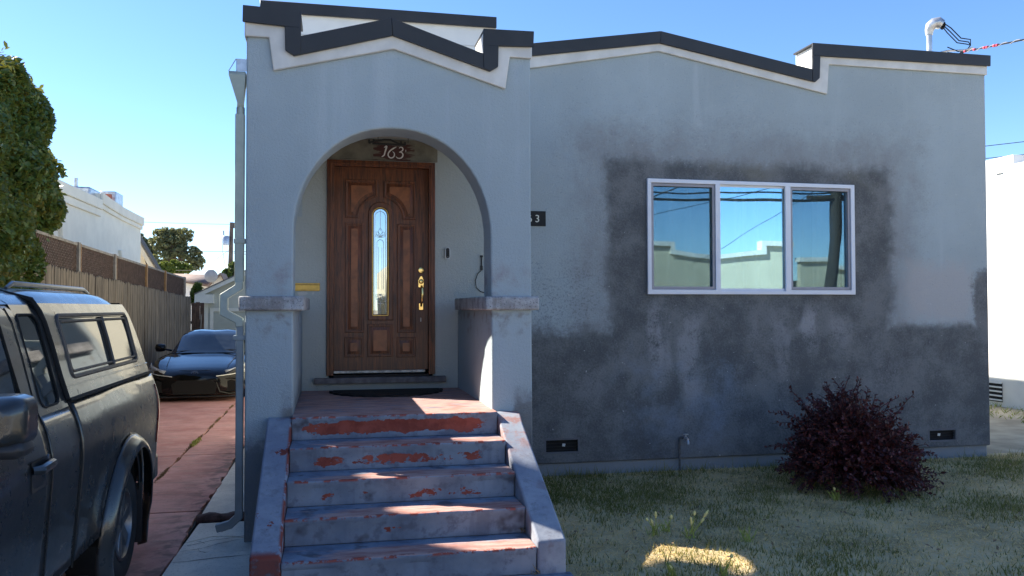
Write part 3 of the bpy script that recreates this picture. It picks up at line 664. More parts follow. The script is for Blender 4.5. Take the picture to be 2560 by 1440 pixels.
# doormat: half-round, scalloped edge
mt = [(1.14+.535*math.cos(a)*(1+.012*math.sin(26*a)), 1.62-.55*math.sin(a)*(1+.02*math.sin(26*a))) for a in [math.pi*i/120 for i in range(121)]]
mo = thing('doormat', 'black half-round rubber doormat with a scalloped edge in front of the wooden door', 'doormat', (1.14, 1.5, 0))
B().prism(mt, .002, .018, ax='z').build('mat_body', M['black'], mo, .004)
rb = B()
for i in range(1, 18):
    y = 1.62-.5*i/18; w = .50*math.sqrt(max(0, 1-((1.62-y)/.55)**2)); rb.box(1.14-w, 1.14+w, y-.006, y+.006, .0185, .024)
rb.build('mat_ribs', M['black'], mo)
# ------------------------------------------------------------------ things on and around the house
def U_(px, py, ax, val):                            # pixel of the 2560-wide photograph -> point on a world plane (used to survey positions)
    d = F_+R1*((px-1280)/2084.41)-U1*((py-720)/2084.41); k = (val-CAM[ax])/d[ax]; return CAM+d*k

pq = thing('house_number_plaque', 'small black house number plaque on the grey wall, half hidden behind the right porch pier', 'number plaque', (2.59, D, 1.71))
B().box(2.41, 2.77, D-.014, D-.001, 1.632, 1.786).build('plate', M['black'], pq, .003)
def text_mesh(s, size, x, y, z, mat, parent, name, depth=.002):
    cu = bpy.data.curves.new(name, 'FONT'); cu.body = s; cu.size = size; cu.extrude = depth; cu.align_x = 'CENTER'
    tmp = bpy.data.objects.new('tmp_text', cu); COL.objects.link(tmp); bpy.context.view_layer.update()
    me = bpy.data.meshes.new_from_object(tmp.evaluated_get(bpy.context.evaluated_depsgraph_get())); bpy.data.objects.remove(tmp)
    me.materials.clear(); me.materials.append(mat); me.transform(Matrix.Translation((x, y, z)) @ Matrix.Rotation(R(90), 4, 'X'))
    return link(name, me, parent)
mdig = simple('cream_digit', (.72, .70, .60), .5, var=.02)
for ch, x in (('1', 2.525), ('6', 2.600), ('3', 2.680)): text_mesh(ch, .107, x, D-.016, 1.672, mdig, pq, 'digit')
db = thing('doorbell', 'slim black video doorbell with a silver rim on the wall right of the door', 'doorbell', (1.755, D-.006, 1.342))
def pill(x, z, w, h, n=12): return arc(x, z+h/2-w/2, w/2, 0, 180, n)+arc(x, z-h/2+w/2, w/2, 180, 360, n)
B().prism(pill(1.755, 1.342, .050, .118), D-.030, D-.006).build('casing', M['galv'], db, .004)
B().prism(pill(1.755, 1.342, .036, .104), D-.034, D-.030).build('faceplate', M['black'], db, .002)
B().lathe([(.010, 0), (.010, -.003), (.004, -.004)], (1.755, D-.034, 1.372), 'y', 14).build('lens', simple('lens_glass', (.02, .02, .03), .08), db)
B().lathe([(.011, 0), (.012, -.003), (.006, -.004)], (1.755, D-.034, 1.302), 'y', 14).build('button', simple('dark_button', (.05, .05, .055), .3), db)
hk = thing('wall_cable_clip', 'black cable clip with a loop of wire on the wall by the porch opening', 'cable clip', (2.10, D, 1.2))
B().box(2.088, 2.112, D-.022, D-.001, 1.175, 1.22).box(2.094, 2.106, D-.018, D-.001, 1.22, 1.32).box(2.086, 2.114, D-.02, D-.001, 1.305, 1.325).build('clip', M['iron'], hk)
B().tube([(2.10, D-.012, 1.175), (2.06, D-.02, 1.14), (2.035, D-.02, 1.07), (2.045, D-.02, 1.0), (2.09, D-.012, .96), (2.13, D-.01, .95)], .0045, 6).build('wire', M['iron'], hk)
# hanging iron bracket under the arch
br = thing('hanging_bracket', 'small black iron roof-shaped bracket hanging under the porch arch above the number', 'bracket', (1.10, .9, 2.27))
b = B(); yb = .30
def P9(u, v): return (.937+(u-600)*.000355, 0, 2.268-(v-515)*.00035)
for pts in ([(610, 515), (615, 590), (650, 605)], [(610, 590), (700, 560), (990, 500), (1130, 500), (1340, 590), (1490, 605)], [(1490, 545), (1495, 620)], [(690, 610), (1495, 615)], [(720, 500), (730, 560)], [(1390, 525), (1400, 600)]):
    q = [P9(*p) for p in pts]; b.tube([(x, .90, z) for x, _, z in q], .0085, 6)
b.build('iron_frame', M['iron'], br)
for u in (830, 1570): B().tube([(P9(u, 0)[0], .90, 2.469), (P9(u, 0)[0], .90, P9(u, 560)[2])], .003, 5).build('hook_wire', M['iron'], br)
B().box(.94, 1.29, .88, .92, 2.455, 2.468).build('ceiling_plate', M['iron'], br)

# downspout with leader head
ds = thing('downspout', 'sage green rain pipe with a funnel-shaped head running down the left porch corner', 'downspout', (-.05, .03, GZ))
hd = B(); nv = []
for (x0, x1, y0, y1, z) in ((-.128, -.008, .02, .15, 2.565), (-.128, -.008, .02, .15, 2.535), (-.068, -.022, .03, .085, 2.335), (-.068, -.022, .03, .085, 2.29)):
    nv += [(x0, y0, z), (x1, y0, z), (x1, y1, z), (x0, y1, z)]
hd.add(nv, [(i*4+j, i*4+(j+1) % 4, i*4+4+(j+1) % 4, i*4+4+j) for i in range(3) for j in range(4)]).build('leader_head', M['sage'], ds, 0, solid=.003)
sb = B().box(-.078, -.004, .05, .052, 2.575, 2.668).box(-.078, -.076, .05, .14, 2.575, 2.668); sb.build('scupper', M['galv'], ds)
B().tube([(-.08, .05, 2.664), (-.127, .02, 2.565)], .004, 6).build('brace_wire', M['galv'], ds)
def rpipe(b, path, hx, hy):
    pts = [Vector(p) for p in path]; k = len(pts); vs = []
    for i, p in enumerate(pts):
        d0 = (pts[i]-pts[max(i-1, 0)]).normalized(); d1 = (pts[min(i+1, k-1)]-pts[i]).normalized()
        if i == 0: d0 = d1
        if i == k-1: d1 = d0
        t = (d0+d1).normalized(); ey = Vector((0, 1, 0)); ex = ey.cross(t).normalized(); sc = 1/max(.5, t.dot(d0))
        vs += [p+ex*sx*hx*sc+ey*sy*hy for sx, sy in ((-1, -1), (1, -1), (1, 1), (-1, 1))]
    return b.add(vs, [(i*4+j, i*4+(j+1) % 4, i*4+4+(j+1) % 4, i*4+4+j) for i in range(k-1) for j in range(4)]+[(3, 2, 1, 0), (k*4-4, k*4-3, k*4-2, k*4-1)])
B().tube([(-.045, .057, 2.30), (-.045, .057, 2.235)], .031, 14).build('outlet_collar', M['sage'], ds)
rpipe(B(), [(-.047, .055, 2.25), (-.047, .055, .99)], .034, .028).build('pipe', M['sage'], ds, .006)
el = rpipe(B(), [(-.047, .055, 1.0), (-.047, .055, .955), (-.155, .055, .885), (-.155, .055, .765), (-.045, .055, .705), (-.042, .055, .66)], .0285, .030); el.build('elbow', M['sage'], ds, .006)
M['pipe_low'] = simple('shade_blue_pipe', (.20, .245, .27), .5, var=.12)  # lower pipe darker and bluer: its shade is painted into the colour
rpipe(B(), [(-.040, .055, .71), (-.040, .055, -.72)], .027, .027).build('pipe', M['pipe_low'], ds, .006)
rpipe(B(), [(-.040, .055, -.69), (-.040, .055, -.745), (-.10, .055, -.80), (-.20, .055, -.825)], .0285, .030).build('outlet_shoe', M['pipe_low'], ds, .006)
for z in (.56, 1.28): B().box(-.086, -.002, .022, .090, z, z+.035).build('strap', M['sage'] if z > 1 else M['pipe_low'], ds, .003)

# garden tap
gt = thing('garden_tap', 'old galvanised garden tap on a short standpipe against the stained wall', 'tap', (4.21, D-.06, GZ))
B().tube([(4.205, D-.05, GZ-.05), (4.205, D-.05, -.60), (4.205, D-.055, -.575), (4.22, D-.07, -.57), (4.245, D-.10, -.575)], .0125, 8).build('standpipe', simple('old_pipe', (.11, .11, .115), .6, .4, .3, 30), gt)
B().lathe([(.022, 0), (.02, -.03), (.013, -.05), (.013, -.07)], (4.25, D-.09, -.578), 'y', 12).tube([(4.25, D-.14, -.578), (4.252, D-.165, -.60), (4.252, D-.168, -.625)], .012, 8).build('spout', M['galv'], gt)
B().tube([(4.25, D-.11, -.565), (4.25, D-.11, -.535)], .005, 6).lathe([(.004, 0), (.026, .002), (.026, .008), (.004, .01)], (4.25, D-.11, -.535), 'z', 12).build('handle', M['galv'], gt)

# service mast with weatherhead and drip loops
sm = thing('service_mast', 'grey electrical service mast with a curved weatherhead on the roof edge', 'service mast', (8.31, 3.05, 3.2))
B().tube([(8.31, 3.05, 3.1), (8.31, 3.05, 4.42)], .036, 14).build('mast_pipe', M['galv'], sm)
wh = B(); wh.tube([(8.31, 3.05, 4.38), (8.31, 3.05, 4.44), (8.322, 3.04, 4.49), (8.36, 3.02, 4.525), (8.41, 3.0, 4.53), (8.45, 2.985, 4.505)], [.046, .056, .068, .074, .078, .064], 14); wh.build('weatherhead', M['galv'], sm)
B().lathe([(.05, 0), (.055, .004)], (8.452, 2.975, 4.49), 'x', 12).build('head_insert', M['black'], sm)
wires = B()
for dz, dx in ((0, 0), (.035, .03), (-.03, -.03)):
    wires.tube([(8.46, 2.97, 4.49+dz), (8.53+dx, 2.95, 4.42+dz), (8.66+dx, 2.93, 4.29+dz), (8.78+dx, 2.9, 4.27+dz), (8.79, 2.88, 4.22), (8.74, 2.88, 4.16), (8.62, 2.9, 4.10+dz), (8.50, 2.95, 4.13+dz*2)], .0075, 6)
wires.build('service_wire', M['black'], sm)
B().tube([(8.40, 3.0, 4.13), (8.5, 2.95, 4.15), (8.7, 2.88, 4.15), (8.8, 2.85, 4.18)], .012, 6).build('neutral_wire', M['galv'], sm)
e = U_(2600, 66, 1, 0.5); p0 = Vector((8.66, 2.9, 4.13)); p1 = Vector(e)
cab = thing('service_cable', 'twisted black service cable with red tape leaving the mast towards the street', 'cable', p0)
far = p0+(p1-p0)*6; pts = [p0+(far-p0)*(i/40)+Vector((0, 0, -.35*4*(i/40)*(1-i/40)*.5)) for i in range(41)]
B().tube(pts, .009, 6).build('cable_core', M['black'], cab)
tw = []
for i in range(241):
    k = i/240; q = p0+(far-p0)*k+Vector((0, 0, -.35*4*k*(1-k)*.5)); a = k*260; tw.append(q+Vector((0, .013*math.cos(a), .013*math.sin(a))))
B().tube(tw, .006, 5).build('cable_wrap', simple('grey_cable', (.22, .22, .25), .6), cab)
mr = simple('red_tape', (.55, .03, .06), .5)
for k in (.012, .036, .060, .066, .082, .088):
    q = p0+(far-p0)*k+Vector((0, 0, -.7*k*(1-k))); d = (far-p0).normalized()*.035
    B().tube([q-d*.8, q+d*.8], .016, 8).build('tape', mr, cab)
def wire(name, label, cat, a, b, r, sag=0., n=16, mat=None):
    a, b = Vector(a), Vector(b); pts = [a+(b-a)*(i/n)+Vector((0, 0, -sag*4*(i/n)*(1-i/n))) for i in range(n+1)]
    return tag(B().tube(pts, r, 5).build(name, mat or M['black']), label, cat)
for lab, (q0, q1) in (('upper black overhead wire crossing the sky right of the house', ((2300, 384), (2700, 338))), ('lower black overhead wire just above the white chimney at right', ((2300, 413), (2700, 372)))):
    wire('overhead_wire', lab, 'wire', U_(*q0, 1, 16), U_(*q1, 1, 13), .011)

# ------------------------------------------------------------------ foliage materials
def leafmat(name, c0, c1, c2, rough=.45, trans=.25):
    t = NT(name); a = t.attr('tone'); n = t.noise(1.1, 3)
    col = t.mix(t.map(a, 0, 1, smooth=False), c0, c1); col = t.mix(t.math('MULTIPLY', t.map(n, .5, .7), t.map(a, .55, 1.)), col, c2)
    b = t.n('BsdfPrincipled'); t.put(b.inputs['Base Color'], col); b.inputs['Roughness'].default_value = rough; b.inputs['Specular IOR Level'].default_value = .4
    tl = t.n('BsdfTranslucent'); t.put(tl.inputs[0], t.mix(.5, col, (c2[0]*1.6, c2[1]*1.6, c2[2]*.8)))
    mx = t.n('MixShader'); mx.inputs[0].default_value = trans; t.put(mx.inputs[1], b.outputs[0]); t.put(mx.inputs[2], tl.outputs[0])
    t.t.links.new(mx.outputs[0], t.out.inputs[0]); return t.m
M['hedge'] = leafmat('glossy_hedge_leaf', (.032, .075, .020), (.095, .155, .040), (.22, .17, .045), .30)
M['purple'] = leafmat('purple_leaf', (.040, .009, .012), (.105, .024, .025), (.18, .05, .045), .45, .15)
M['twig'] = simple('purple_twig', (.05, .022, .025), .8)
M['bark'] = simple('grey_brown_bark', (.12, .095, .075), .9, var=.3, sc=8, bump=.5)
M['euc'] = leafmat('eucalyptus_leaf', (.09, .115, .06), (.20, .22, .12), (.28, .25, .11), .5)
M['lime'] = leafmat('yellow_green_leaf', (.07, .12, .02), (.16, .21, .05), (.22, .22, .06), .5)
M['green'] = leafmat('mid_green_leaf', (.03, .06, .015), (.075, .12, .03), (.13, .15, .04), .5)

# purple shrub
sh = thing('purple_shrub', 'loose dark purple-leaved shrub growing on the lawn against the stained wall', 'shrub', (5.72, 1.05, GZ))
def shrub():
    C = np.array([5.50, .70, GZ+.33]); cs, ds, ss = [], [], []; tw = B()
    def spray(p, d, L, n, wob=.25):
        path = [p.copy()]; dd = d.copy(); k = 7
        for i in range(k):
            dd = dd+RNG.normal(size=3)*wob*.16+np.array([0, 0, -.06*i*.35]); dd /= np.linalg.norm(dd); path.append(path[-1]+dd*L/k)
        path = np.array(path); tw.tube([tuple(q) for q in path], [.006*(1-.1*i)+.001 for i in range(k+1)], 4, False)
        for i in range(n):
            u = .12+.88*(i+RNG.random())/n; f = u*k; j = min(int(f), k-1); q = path[j]+(path[j+1]-path[j])*(f-j)
            ax = path[j+1]-path[j]; ax /= np.linalg.norm(ax); s = np.cross(ax, unit(1)[0]); s /= np.linalg.norm(s)
            v = ax*.55+s*.85; v /= np.linalg.norm(v); l = RNG.uniform(.034, .062)*(1.1-.4*u); cs.append(q+v*l*.5); ds.append(v); ss.append(l)
    dirs = unit(46); dirs[:, 2] = np.abs(dirs[:, 2])*1.1-.3
    for i in range(900):
        v = dirs[RNG.integers(46)]+RNG.normal(size=3)*.27; v /= np.linalg.norm(v); v[2] = abs(v[2])*1.25-.42
        sc = np.array([.56, .58, .66]); 
        if v[0] > 0: sc = np.array([.66, .58, .54])
        r = RNG.uniform(.25, 1.0)**.5; p = C+v*sc*r*.72; p[2] = max(p[2], GZ+.02)
        p[2] -= max(0, p[0]-5.5)*.42
        p[2] = max(p[2], GZ+.02)
        d = v*np.array([1, 1, .8])+np.array([.05, -.05, .30])+RNG.normal(size=3)*.38; d /= np.linalg.norm(d)
        spray(p, d, RNG.uniform(.20, .40)*(1.35 if v[2] > .45 and RNG.random() < .25 else 1), 17)
    for (tx, tz, ty) in ((5.42, .06, 1.0), (4.95, -.01, .95), (4.78, -.14, .9), (4.70, -.52, .9), (6.02, -.12, 1.0), (5.98, -.10, 1.1), (6.20, -.36, 1.0), (6.28, -.52, .9), (6.42, -.66, .9), (6.38, -.80, .7), (6.25, -.70, .8), (5.72, -.04, 1.1), (5.60, -.02, 1.0), (5.25, -.05, 1.0), (4.9, -.72, .8), (5.05, -.12, 1.0), (6.45, -.60, .7), (6.1, -.28, .9)):
        T = np.array([tx, ty, tz]); p = C+(T-C)*.45; d = T-p; L = np.linalg.norm(d); spray(p, d/L+np.array([0, 0, .12]), L, 26, .22)
    cs_, ds_ = np.array(cs), np.array(ds)
    link('foliage', leaf_cloud(cs_, ds_, unit(len(cs_))+np.array([0, 0, .8]), np.array(ss), np.array(ss)*.55, M['purple'], 'foliage', .2, True), sh)
    for i in range(7):
        a = i*.9; tw.tube([(5.66+.05*math.cos(a), 1.02+.05*math.sin(a), GZ-.03), (5.66+.2*math.cos(a), 1.02+.18*math.sin(a), GZ+.25), (5.66+.36*math.cos(a), 1.02+.3*math.sin(a), GZ+.52)], [.016, .012, .006], 6)
    tw.build('stems', M['twig'], sh)
shrub()

# lawn grass: short blades, straw and green in drifts
def grass():
    N = 140000
    x = RNG.uniform(2.07, 8.9, N); y = 1.80-4.2*RNG.random(N)**1.0
    keep = ~((y > D+.02) | (np.abs(x-5.7)+np.abs(y-1.05) < .25)); x, y = x[keep], y[keep]; n = len(x)
    patch = np.sin(x*2.3+1.3*np.sin(y*1.9))+np.sin(y*3.1+x*1.1+2)+.8*np.sin(x*5.1-y*4.3)+.6*np.sin(x*9.7+y*8.3)+RNG.normal(size=n)*.7
    green = (patch+1.1*(y > .6)+.5*(x < 3.2)-.5*(x > 6.3)+.9*RNG.logistic(size=n)) > 1.75-.5*(y > .2)+.35*(y < -.4)
    h = np.where(green, RNG.uniform(.015, .055, n)*(1+.6*(RNG.random(n) > .9)), RNG.uniform(.006, .024, n)); keep = (RNG.random(n) < np.where(green, .9, .6)); x, y, green, h = x[keep], y[keep], green[keep], h[keep]; n = len(x)
    h = h*np.where(y > 1.66, RNG.uniform(1, 2.6, n), 1); a = RNG.uniform(0, 2*np.pi, n); w = RNG.uniform(.0024, .0055, n); ln = np.where(green, RNG.uniform(.1, .8, n), RNG.uniform(.6, 2.6, n))*h
    b = RNG.uniform(0, 2*np.pi, n)
    p = np.stack([x, y, np.full(n, GZ-.002)], 1); s = np.stack([np.cos(a), np.sin(a), 0*a], 1)*w[:, None]
    tip = p+np.stack([np.cos(b)*ln, np.sin(b)*ln, h], 1)
    v = np.stack([p-s, p+s, tip], 1).reshape(-1, 3); f = np.arange(n*3).reshape(-1, 3)
    tone = np.where(green, RNG.uniform(0, .45, n), RNG.uniform(.55, 1, n))
    t = NT('grass_blade'); at = t.attr('tone'); col = t.mix(t.map(at, 0, .45, smooth=False), (.14, .15, .045), (.29, .27, .085)); col = t.mix(t.map(at, .48, .52), col, t.mix(t.map(at, .55, 1, smooth=False), (.60, .43, .19), (.92, .71, .36)))
    d = t.n('BsdfDiffuse'); t.put(d.inputs[0], col); tl = t.n('BsdfTranslucent'); t.put(tl.inputs[0], col); mx = t.n('MixShader'); mx.inputs[0].default_value = .35
    t.put(mx.inputs[1], d.outputs[0]); t.put(mx.inputs[2], tl.outputs[0]); t.t.links.new(mx.outputs[0], t.out.inputs[0]); M['blade'] = t.m
    tag(link('lawn_grass', np_mesh('lawn_grass', v, f, t.m, tone)), kind='stuff')
grass()
nl = 420; c = np.stack([RNG.uniform(2.1, 8.6, nl), RNG.uniform(-2.2, 1.75, nl), np.full(nl, GZ+.03)], 1); dd = unit(nl); dd[:, 2] *= .3
tag(link('fallen_leaves', leaf_cloud(c, dd, unit(nl)*.5+np.array([0, 0, 1]), RNG.uniform(.02, .05, nl), .02, simple('fallen_leaf', (.20, .13, .07), .8, var=.5, sc=9), 'fallen_leaves')), kind='stuff')
M['weed'] = simple('weed_green', (.30, .33, .06), .6, var=.25, sc=20); M['seed'] = simple('seed_head', (.66, .58, .22), .8, var=.2, sc=40)
def weed(px, py, stalks, label):
    q = U_(px, py, 2, GZ); o = thing('tall_grass_weed', label, 'weed', q); r = random.Random(px)
    bl = B()
    for i in range(16):
        a = r.uniform(0, 6.28); h = r.uniform(.05, .12); l = r.uniform(.02, .06); x, y = q.x+r.uniform(-.04, .04), q.y+r.uniform(-.03, .03)
        bl.add([(x-.003, y, GZ), (x+.003, y, GZ), (x+l*.5*math.cos(a), y+l*.5*math.sin(a), GZ+h*.7), (x+l*math.cos(a), y+l*math.sin(a), GZ+h)], [(0, 1, 2), (0, 2, 3)])
    bl.build('leaves', M['weed'], o, recalc=False)
    for (tx, ty, hd) in stalks:
        k = (q.y-CAM.y); T = U_(tx, ty, 1, q.y); mid = q.lerp(T, .5)+Vector((.012, 0, .012))
        st = B().tube([q, mid, T], [.004, .0032, .0024], 5); st.build('stalk', M['weed'], o)
        if hd:
            d = (T-mid).normalized()*hd; B().tube([T-d*.5, T-d*.2, T+d*.25, T+d*.5], [.003, .012, .010, .001], 6).build('seed_head', M['seed'], o)
weed(1634, 1340, [(1639, 1286, .05), (1629, 1303, .05), (1617, 1298, .03)], 'leftmost seeding grass weed at the back edge of the sunlit lawn patch')
weed(1662, 1330, [(1678, 1292, .04)], 'short weed with one pale seed head behind the sunlit lawn patch')
weed(1724, 1345, [(1728, 1302, .07), (1765, 1284, .07), (1736, 1283, .04), (1756, 1300, .045)], 'tallest weed with leaning seed heads in the middle of the sunlit lawn patch')
weed(1868, 1355, [(1856, 1328, 0), (1872, 1312, 0)], 'bright green grass tuft at the right end of the sunlit lawn patch')
weed(1806, 1440, [(1818, 1400, 0), (1829, 1390, .03)], 'lone bent grass stalk in front of the sunlit lawn patch')
weed(1680, 1446, [(1676, 1418, .035)], 'short yellow stalk at the front edge of the lawn in view')
weed(2090, 1250, [(2086, 1222, .03)], 'thin grass stalk under the front of the purple shrub')
# green tuft in the driveway crack
q = U_(488, 1110, 2, GZ+.01); cr = thing('crack_weed', 'bright green weed tuft growing in the crack of the red driveway', 'weed', q)
c = np.array(q)+RNG.normal(size=(150, 3))*[.018, .15, .0]; c[:, 2] = GZ+.03; d = unit(150); d[:, 2] = np.abs(d[:, 2])+.4
link('leaves', leaf_cloud(c, d, unit(150), .06, .012, M['weed'], 'leaves'), cr)
n = 2600; yy = RNG.uniform(-1, 9, n); c = np.stack([-1.075+RNG.normal(size=n)*.010, yy, GZ+.012+RNG.random(n)*.01], 1)
keep = (np.sin(yy*3)+np.sin(yy*7.3)+RNG.normal(size=n)*.6) > .1; c = c[keep]; d = unit(len(c)); d[:, 2] = np.abs(d[:, 2])
tag(link('crack_litter', leaf_cloud(c, d, unit(len(c)), .035, .007, lm, 'crack_litter')), kind='stuff')
# ------------------------------------------------------------------ left boundary: fence, hedge, neighbours
FX = -3.3
def greywood():
    t = NT('weathered_fence_wood'); r = t.rnd(); g = t.noise(6, 5, .65, t.scale(None, (4, 4, .35))); n = t.noise(2, 3)
    col = t.mix(t.map(g, .3, .7), (.075, .064, .054), (.175, .155, .13)); col = t.mix(t.math('MULTIPLY', r, .6), col, t.mix(t.map(g, .3, .7), (.09, .075, .058), (.25, .215, .17)))
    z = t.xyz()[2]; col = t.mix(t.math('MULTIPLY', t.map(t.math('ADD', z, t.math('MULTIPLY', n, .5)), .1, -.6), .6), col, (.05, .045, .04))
    return t.pbr(col, .9, 0, .2, t.bump(g, .5, .006))
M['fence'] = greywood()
M['lattice'] = simple('dark_brown_lattice', (.075, .048, .037), .85, var=.3, sc=9)
M['newpost'] = simple('orange_brown_post', (.24, .14, .062), .8, var=.2, sc=7)
M['oldpost'] = simple('grey_post', (.20, .19, .175), .9, var=.25, sc=7)
fen = thing('wooden_fence', 'tall weathered grey board fence with brown lattice panels on top along the driveway', 'fence', (FX, 11, GZ))
def ftop(y): return 1.40-.026*(y-6.1)
bms = []
for k in range(4):
    w = (.120, .127, .116, .130)[k]; r = random.Random(k); dt = [r.uniform(-.018, .018) for _ in range(3)]
    pr = [(0, -1.34), (w, -1.34), (w, .99+dt[0]), (w*.86, 1.012+dt[0]), (w*.5, 1.02+dt[1]), (w*.14, 1.01+dt[2]), (0, .985+dt[2])]
    bms.append((B().prism(pr, 0, .019, ax='x').mesh('board', M['fence']), w))
y = 4.6; i = 0
while y < 18.5:
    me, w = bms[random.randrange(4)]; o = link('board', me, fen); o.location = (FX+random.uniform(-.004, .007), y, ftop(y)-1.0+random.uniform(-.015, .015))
    o.rotation_euler = (random.uniform(-.006, .006), 0, random.uniform(-.03, .03)); y += w+.008; i += 1
postY = [(5.55, 'newpost', .5), (7.98, 'oldpost', 0), (10.25, 'oldpost', 0), (12.95, 'newpost', 0), (15.05, 'newpost', 0), (17.75, 'oldpost', 0)]
for y, mt_, _ in postY:
    zt = 1.86-.020*(y-6.1)
    B().box(FX-.10, FX-.005, y-.045, y+.045, GZ, zt+.03).build('post', M[mt_], fen, .004)
    if mt_ == 'oldpost': B().box(FX-.095, FX-.003, y+.047, y+.075, 1.2, zt+.01).build('post_face', M['newpost'], fen)
for a, b in zip(postY[:-1], postY[1:]):
    y0, y1 = a[0]+.05, b[0]-.05; L = y1-y0
    lt = B()
    def zb(y): return ftop(y)-.06
    def zt(y): return 1.845-.020*(y-6.1)
    H = zt(y0)-zb(y0); sp = .075; n = int((L+H)/sp)+1
    for lay, sg in ((0, 1), (1, -1)):
        xx = FX-.06+.009*lay
        for k in range(n):
            s = -H+k*sp; pts = []
            for f in (0, 1):
                yy = s+H*f if sg > 0 else s+H*(1-f); pts.append((yy, f))
            (ya, fa), (yb, fb) = pts
            def clip(ya, fa, yb, fb):
                if max(ya, yb) < 0 or min(ya, yb) > L: return None
                if abs(yb-ya) < 1e-6: return ya, fa, yb, fb
                def at(y): return fa+(fb-fa)*(y-ya)/(yb-ya)
                a2, b2 = min(max(ya, 0), L), min(max(yb, 0), L); return a2, at(a2), b2, at(b2)
            c = clip(ya, fa, yb, fb)
            if not c or abs(c[0]-c[2]) < .02: continue
            w = .019
            def pt(yy, f, d): return (y0+yy, zb(y0+yy)+(zt(y0+yy)-zb(y0+yy))*f+d)
            p, q = pt(c[0], c[1], -w), pt(c[2], c[3], -w); p2, q2 = pt(c[0], c[1], w), pt(c[2], c[3], w)
            lt.prism([p, q, q2, p2], xx, xx+.008, ax='x')
    lt.build('lattice_panel', M['lattice'], fen, recalc=False)
    B().prism([(y0, zt(y0)-.01), (y1, zt(y1)-.01), (y1, zt(y1)+.03), (y0, zt(y0)+.03)], FX-.075, FX-.03, ax='x').build('top_rail', M['oldpost'], fen)
    B().prism([(y0, zb(y0)-.03), (y1, zb(y1)-.03), (y1, zb(y1)+.02), (y0, zb(y0)+.02)], FX-.075, FX-.03, ax='x').build('bottom_rail', M['lattice'], fen)
gp = thing('side_gate', 'dark brown board gate closing the gap between the fence end and the garage', 'gate', (-3.2, 18.6, GZ))
for k in range(3): B().box(FX+.02+.115*k, FX+.128+.115*k, 18.62, 18.645, GZ, .95+.02*(k % 2)).build('board', M['lattice'], gp)
B().box(FX, FX+.35, 18.646, 18.68, .35, .43).build('rail', M['lattice'], gp)
tag(B().tube([(-3.08, 18.5, GZ), (-3.0, 18.55, .62)], .02, 6).build('leaning_pipe', M['oldpost']), 'grey pipe leaning against the dark gate beside the garage', 'pipe')

# sun-ray bookkeeping for foliage: where does the shadow of a point land (on the plane x = 0)?
def inpoly(Y, Z, poly):
    c = np.zeros(len(Y), bool); n = len(poly)
    for i in range(n):
        (x0, y0), (x1, y1) = poly[i], poly[(i+1) % n]
        with np.errstate(divide='ignore', invalid='ignore'):
            c ^= ((y0 > Z) != (y1 > Z)) & (Y < (x1-x0)*(Z-y0)/(y1-y0)+x0)
    return c
def sunny(P, all_=True):
    """openings cut into the crown: leaves left out so that sun reaches porch, steps and lawn"""
    k = -P[:, 0]; Y = P[:, 1]-.65*k; Z = P[:, 2]-.98*k
    s = inpoly(Y, Z, [(.55, 1.08), (.55, 1.74), (.72, 1.80), (.80, 1.90), (.76, 2.9), (2.1, 2.9), (2.1, 1.08)])
    s |= inpoly(Y, Z, [(.08, .42), (.08, 1.80), (-.30, 1.80), (-.50, 1.15), (-.54, .75), (-.40, .42)])
    if not all_: return s
    s |= (Y > 0) & (Y < .32) & (Z > .3)
    s |= (Y > 1.83) & (Z > -.6)
    s |= (Y > 0) & (Y < 2) & (((Z > 2.2) & (Z < 3.1)) | ((Z > .2) & (Z < .9)))
    X = (Z-2.75)/.98; Q = Y-.65*X; s |= (X > 0) & (X < 2.2) & (Q > -.05) & (Q < 1.95)
    X = (Z-3.65)/.98; Q = Y-.65*X; s |= (X > 0) & (X < 9) & (Q > 1.75)
    return s
def pixels(P):
    d = P-np.array(CAM); z = d@np.array(F_); x = d@np.array(R1); return np.where(z > .1, 1280+2084.41*x/np.maximum(z, .1), -9e3)

